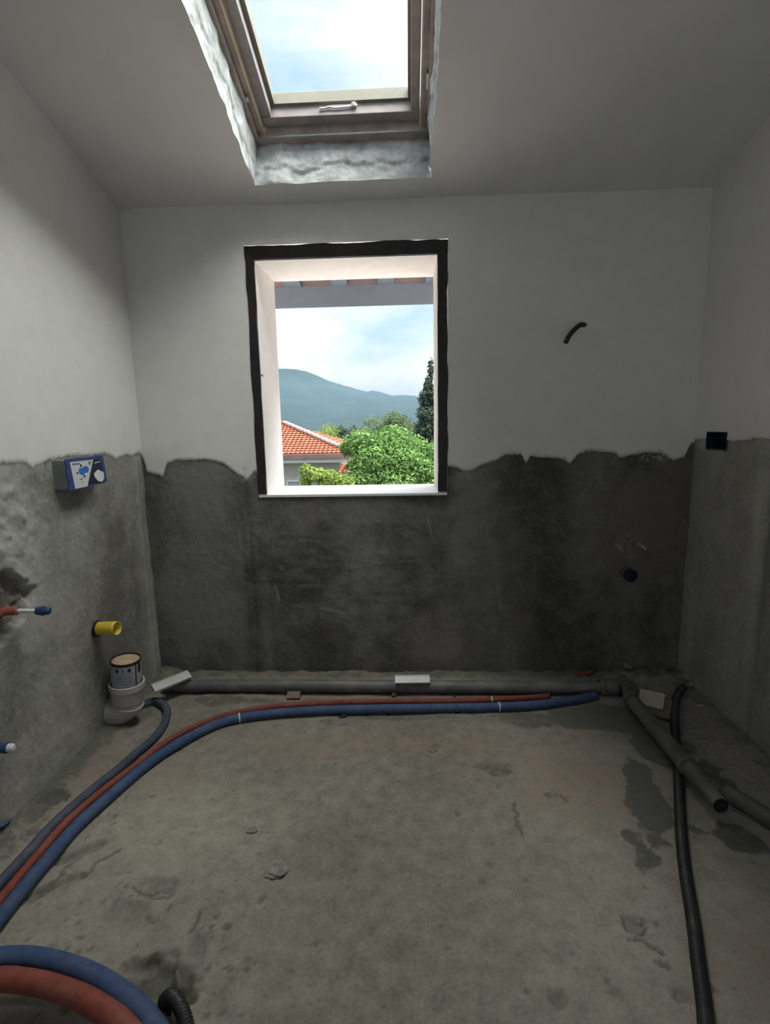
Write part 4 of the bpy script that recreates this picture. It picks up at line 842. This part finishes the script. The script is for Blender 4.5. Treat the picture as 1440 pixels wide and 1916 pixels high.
# ------------------------------------------------------------------ left wall fittings
PX = XL + .042
fb0, fb1, fb2, fb3 = lf(121, 859, PX), lf(192, 853, PX), lf(199, 906, PX), lf(128, 917, PX)
y0, y1 = (fb0[1] + fb3[1]) / 2, (fb1[1] + fb2[1]) / 2; z0, z1 = (fb2[2] + fb3[2]) / 2, (fb0[2] + fb1[2]) / 2
fp = thing('flush_plate_box', (XL, (y0 + y1) / 2, z0), 'blue cistern access box with printed cover protruding from left wall', 'box')
put('body', box_data((PX - XL + .01, y1 - y0 - .006, z1 - z0 - .006), ((PX + XL) / 2 - .004, (y0 + y1) / 2, (z0 + z1) / 2), None, .002), M_SIDE, parent=fp)
sh = .004
def pface(name, pts, mat, off, par=fp, th=.0012):   # polygon in (s,t) of the cover, s along +y, t up
    v = [(PX + off, y0 + (y1 - y0) * s, z0 + (z1 - z0) * t) for s, t in pts]; v += [(x + th, y, z) for x, y, z in v]; n = len(pts)
    f = [tuple(range(n)), tuple(range(2 * n - 1, n - 1, -1))] + [(i, n + i, n + (i + 1) % n, (i + 1) % n) for i in range(n)]
    return put(name, new_mesh(name, v, f), mat, parent=par)
ragged = [(0, 0), (.3, -.02), (.62, .0), (.64, .07), (1.01, .06), (1.0, .5), (.97, 1.0), (.8, 1.02), (.55, .99), (.3, 1.02), (0, 1.0), (-.02, .86), (.01, .8), (-.02, .55), (.01, .3)]
cov = pface('cover', ragged, M_BLUEBOX, -.001, th=.004)
pface('print_navy', [(.45, .06), (.92, .10), (.90, .90), (.66, .92)], M_NAVY, .0032, cov, .0004)
pface('print_white', [(.14, .03), (.45, .03), (.68, .90), (.08, .90)], M_PAPER, .0036, cov, .0004)
pface('print_blue_splash', [(.30, .46), (.38, .42), (.44, .50), (.50, .48), (.54, .62), (.51, .70), (.43, .72), (.36, .66), (.29, .68), (.27, .58)], M_PBLUE, .0040, cov, .0004)
for (s, t, a, b) in [(.34, .74, .025, .05), (.235, .52, .022, .04), (.40, .38, .03, .035), (.56, .80, .016, .05), (.60, .82, .012, .03), (.30, .30, .03, .012), (.33, .32, .012, .02), (.34, .20, .008, .02), (.58, .74, .012, .02)]:
    pface('print_mark', [(s - a, t - b), (s + a, t - b * .6), (s + a, t + b), (s - a * .6, t + b)], M_INK, .0040, cov, .0004)
pface('print_caption', [(.13, .79), (.32, .79), (.32, .85), (.13, .85)], M_INKG, .0040, cov, .0004)
pface('print_caption', [(.70, .76), (.86, .79), (.86, .82), (.70, .79)], M_PAPER, .0040, cov, .0004)
pan = pface('print_bowl', [(.66, .42), (.78, .54), (.93, .42), (.93, .22), (.87, .10), (.76, .14), (.68, .28)], M_WHITEPL, .0036, cov, .0010)
# yellow pipe stub
ys_ = lf(181, 1176); yd = np.array([.90, -.10, .02])
yp = thing('pipe_stub', (XL, ys_[1], ys_[2]), 'short yellow plastic pipe stub sticking out of the left wall', 'pipe')
yL = .085
tube('pipe', np.linspace((XL - .01, ys_[1], ys_[2]), np.array([XL + yL, ys_[1] - .012, ys_[2] + .006]), 6), .0245, M_YELLOW, yp, 24, hollow1=.06, wall=.002)
tube('wall_ring', np.linspace((XL + .0, ys_[1], ys_[2]), (XL + .009, ys_[1], ys_[2]), 3), .030, M_CHARC, yp, 24)
# hot and cold water outlet in the dug-out hole
w0 = lf(18, 1143, XL + .0)
wo = thing('water_outlet', (XL, w0[1], w0[2]), 'red elbow with white stub and blue plug in hole of left wall', 'pipe fitting')
e_ = np.array([XL - .012, w0[1], w0[2]]); tgt = lf(70, 1143, XL + .070); dr = tgt - e_
pA = e_ + np.array([.012, 0, 0]); pB = tgt
tube('elbow', crom([e_ + np.array([-.015, -.02, -.008]), e_ + np.array([0, -.006, 0]), pA + (pB - pA) * .10, pA + (pB - pA) * .28], .004), .0125, M_CAPRED, wo, 14)
tube('stub', np.linspace(pA + (pB - pA) * .2, pB, 5), .0062, M_WHITEPL, wo, 14)
dn = (pB - pA) / np.linalg.norm(pB - pA)
pl_ = lathe('plug', [(.010, -.004), (.0125, .002), (.0135, .012), (.0145, .013), (.0145, .018), (.0115, .019), (.0118, .027), (.0095, .034), (.0, .034)], pB, dn, M_CAPBLUE, wo, 10)
# second plug low on the left edge of the photograph
q0 = lf(-6, 1400); wp = thing('water_outlet', (XL, q0[1], q0[2]), 'small blue plug with pale end low on the left wall', 'pipe fitting')
lathe('plug', [(.013, -.01), (.0135, .02), (.0150, .021), (.0150, .028), (.0120, .029)], (XL, q0[1], q0[2]), (1, .15, -.05), M_CAPBLUE, wp, 12)
lathe('end_cap', [(.0115, .0), (.0112, .012), (.008, .016), (0, .016)], np.array([XL, q0[1], q0[2]]) + .029 * np.array([.985, .148, -.05]), (1, .15, -.05), M_WHITEPL, wp, 12)

# ------------------------------------------------------------------ window-wall fittings
k0 = bk(1093, 607); cpt_ = [(k0[0] + .006, D + .01, k0[2] + .0), tuple(bk(1085, 608, D - .03)), tuple(bk(1074, 617, D - .055)), tuple(bk(1064, 629, D - .07)), tuple(bk(1058, 641, D - .078))]
C, t_ = resample(crom(cpt_, .004), .002); tube('cable_stub', C, .0092 + .0006 * np.sin(t_ * 2 * math.pi / .005), M_BLACKCON, None, 14, hollow1=.015, wall=.0018, label='short black conduit stub curling down out of the white wall', cat='conduit')
for (px, py, lb, dx_) in [(1153, 1021, 'left of two small metal water outlets on the right of the cement wall', .004), (1192, 1020, 'right of two small metal water outlets on the right of the cement wall', .016)]:
    b0 = bk(px, py); t_ = thing('water_outlet', (b0[0], D, b0[2]), lb, 'pipe fitting'); ax = np.array([dx_, -.045, -.004]); ax /= np.linalg.norm(ax)
    tube('stub', np.linspace(b0 + np.array([0, .01, 0]), b0 + ax * .045, 4), .0105, M_BRASS, t_, 16, hollow1=.03, wall=.003)
    lathe('collar', [(.012, 0), (.017, .003), (.0165, .010), (.012, .012)], b0, ax, M_MORTAR, t_, 14)
d0 = bk(1170, 1071); ds = thing('drain_stub', (d0[0], D, d0[2]), 'navy blue capped basin drain below the two small metal outlets', 'pipe')
tube('pipe', np.linspace(d0 + np.array([0, .01, 0]), d0 + np.array([.006, -.045, -.002]), 4), .0245, M_GREYPIPE, ds, 24)
lathe('cap', [(.0255, -.02), (.0262, 0), (.0262, .004), (.0235, .0045), (.022, .001), (.0, .001)], d0 + np.array([.006, -.045, -.002]), (.12, -1, -.04), M_DARKNAVY, ds, 28)

# ------------------------------------------------------------------ electrical box in the right wall
eb = thing('electrical_box', (XR, (BY0 + BY1) / 2, BZ0), 'dark blue electrical box recessed in the right wall at plaster edge', 'box')
dp = .045; xa = XR - .002
def rbox(name, x0, x1, ya, yb_, za, zb_, mat, par=eb): return put(name, box_data((x1 - x0, yb_ - ya, zb_ - za), ((x0 + x1) / 2, (ya + yb_) / 2, (za + zb_) / 2), None, .0008, 1), mat, parent=par)
rbox('back_panel', XR + dp, XR + dp + .003, BY0 - .004, BY1 + .004, BZ0 - .004, BZ1 + .004, M_DARKNAVY)
rbox('side_panel', xa, XR + dp, BY0 - .004, BY0, BZ0 - .004, BZ1 + .004, M_DARKNAVY); rbox('side_panel', xa, XR + dp, BY1, BY1 + .004, BZ0 - .004, BZ1 + .004, M_DARKNAVY)
rbox('top_panel', xa, XR + dp, BY0, BY1, BZ1, BZ1 + .004, M_DARKNAVY); rbox('bottom_panel', xa, XR + dp, BY0, BY1, BZ0 - .004, BZ0, M_DARKNAVY)
rbox('screw_boss', XR + .002, XR + .03, BY0, BY0 + .008, (BZ0 + BZ1) / 2 - .004, (BZ0 + BZ1) / 2 + .004, M_DARKNAVY)

# ------------------------------------------------------------------ loose bits on the floor
def rock(name, px, py, sx, sy, sz, mat, label, cat, seed, sub=2, rough=.35, grp=None):
    p = fl(px, py, 0); bm = bmesh.new(); bmesh.ops.create_icosphere(bm, subdivisions=sub, radius=1.0); r = random.Random(seed); ph = [r.uniform(0, 6) for _ in range(6)]
    for v in bm.verts:
        c = v.co; k_ = 1 + rough * (math.sin(2.3 * c.x + ph[0]) * math.sin(2.9 * c.y + ph[1]) + .6 * math.sin(5 * c.z + ph[2] + 3 * c.x) + r.uniform(-.25, .25)) * .6
        v.co = Vector((c.x * sx * k_, c.y * sy * k_, max(c.z, -.45) * sz * k_))
    bmesh.ops.rotate(bm, matrix=Matrix.Rotation(r.uniform(0, 6), 3, 'Z'), verts=bm.verts)
    lo = min(v.co.z for v in bm.verts); bmesh.ops.translate(bm, vec=(p[0], p[1], zf(p[0], p[1]) - lo - .001), verts=bm.verts)
    me = bpy.data.meshes.new(name); bm.to_mesh(me); bm.free(); return put(name, me, mat, label=label, cat=cat, group=grp)
rock('mortar_flake', 518, 1632, .027, .022, .008, M_MORTAR, 'flat grey mortar flake on the open floor, largest of the loose pieces', 'rubble', 1, 3)
rock('mortar_flake', 472, 1556, .016, .012, .007, M_MORTAR, 'small mortar flake on the floor behind the largest flake', 'rubble', 2)
rock('mortar_flake', 808, 1404, .014, .011, .006, M_MORTAR, 'small round mortar flake in front of the hoses, near mid floor', 'rubble', 3)
rock('rubber_scrap', 641, 1341, .016, .010, .008, M_CHARC, 'black rubber scrap in front of the blue hose', 'scrap', 4)
rock('brick_crumb', 736, 1303, .012, .008, .012, M_BRICK, 'dark red brick crumb between the drain pipe and red hose', 'rubble', 5)
rock('brick_crumb', 850, 1306, .007, .006, .006, M_BRICK, 'tiny brick crumb right of the larger one behind the hose', 'rubble', 6)
rock('rubber_scrap', 728, 1333, .028, .006, .006, M_CHARC, 'long dark scrap pressed against the front of blue hose', 'scrap', 7)
rock('rubber_scrap', 858, 1333, .020, .005, .005, M_CHARC, 'second dark scrap against the blue hose, further right', 'scrap', 8)
p = fl(549, 1303, .01); put('wood_chip', box_data((.055, .035, .012), (p[0], p[1], zf(p[0], p[1]) + .012), Matrix.Rotation(.05, 3, 'Z') @ Matrix.Rotation(.4, 3, 'X'), .001), M_BISC, label='small square brown wood chip between the drain pipe and the hoses', cat='scrap')
for i, (px, py, s, lb) in enumerate([(1150, 1258, .024, 'largest mortar lump of the rubble heap where pipes enter window wall'), (1172, 1266, .018, 'mortar lump at the right side of the rubble heap by window wall'),
                                     (1163, 1277, .012, 'small mortar lump at the front of the rubble heap by window wall'), (1186, 1272, .011, 'smallest outlying mortar lump between rubble heap and cream tile')]):
    rock('rubble_lump', px, py, s, s * .8, s * .8, M_MORTAR, lb, 'rubble', 30 + i, 3, .5)
for i, (px, py, s, lb) in enumerate([(1284, 1280, .018, 'crumbly mortar lump against right wall above the black conduit exit'), (1270, 1279, .013, 'crumbly mortar lump left of the black conduit exit in the corner'), (1292, 1290, .010, 'small mortar lump right of the black conduit exit')]):
    rock('rubble_lump', px, py, s, s * .8, s, M_MORTAR, lb, 'rubble', 50 + i, 3, .5)
p = fl(1310, 1327, 0); put('plastic_shard', box_data((.018, .004, .003), (p[0], p[1], zf(p[0], p[1]) + .003), None, .0006, 1), M_WHITEPL, label='tiny white plastic shard on the floor right of the conduit', cat='scrap')
# torn blue bag and a red wire at the left edge
a = [fl(-40, 1575, .004), fl(-5, 1590, .004), fl(6, 1560, .010), fl(20, 1531, .035), fl(10, 1541, .045), fl(-10, 1552, .05), fl(-50, 1556, .03)]
n_ = len(a); cen = np.mean(a, 0) + np.array([0, 0, .02]); v = [tuple(q) for q in a] + [tuple(cen)] + [tuple(q + np.array([.002, .002, -.003])) for q in a] + [tuple(cen + np.array([0, 0, -.004]))]
f = [(i, (i + 1) % n_, n_) for i in range(n_)] + [(n_ + 1 + (i + 1) % n_, n_ + 1 + i, 2 * n_ + 1) for i in range(n_)] + [(i, n_ + 1 + i, n_ + 1 + (i + 1) % n_, (i + 1) % n_) for i in range(n_)]
put('plastic_scrap', new_mesh('plastic_scrap', v, f), M_BLUE, label='crumpled blue plastic scrap at the left edge by the wall foot', cat='scrap')
tube('wire', path([(-40, 1600), (-5, 1592), (10, 1588), (20, 1583)], .005, .006), .0022, M_RED, None, 8, label='short red wire end on the floor at the left edge', cat='wire')
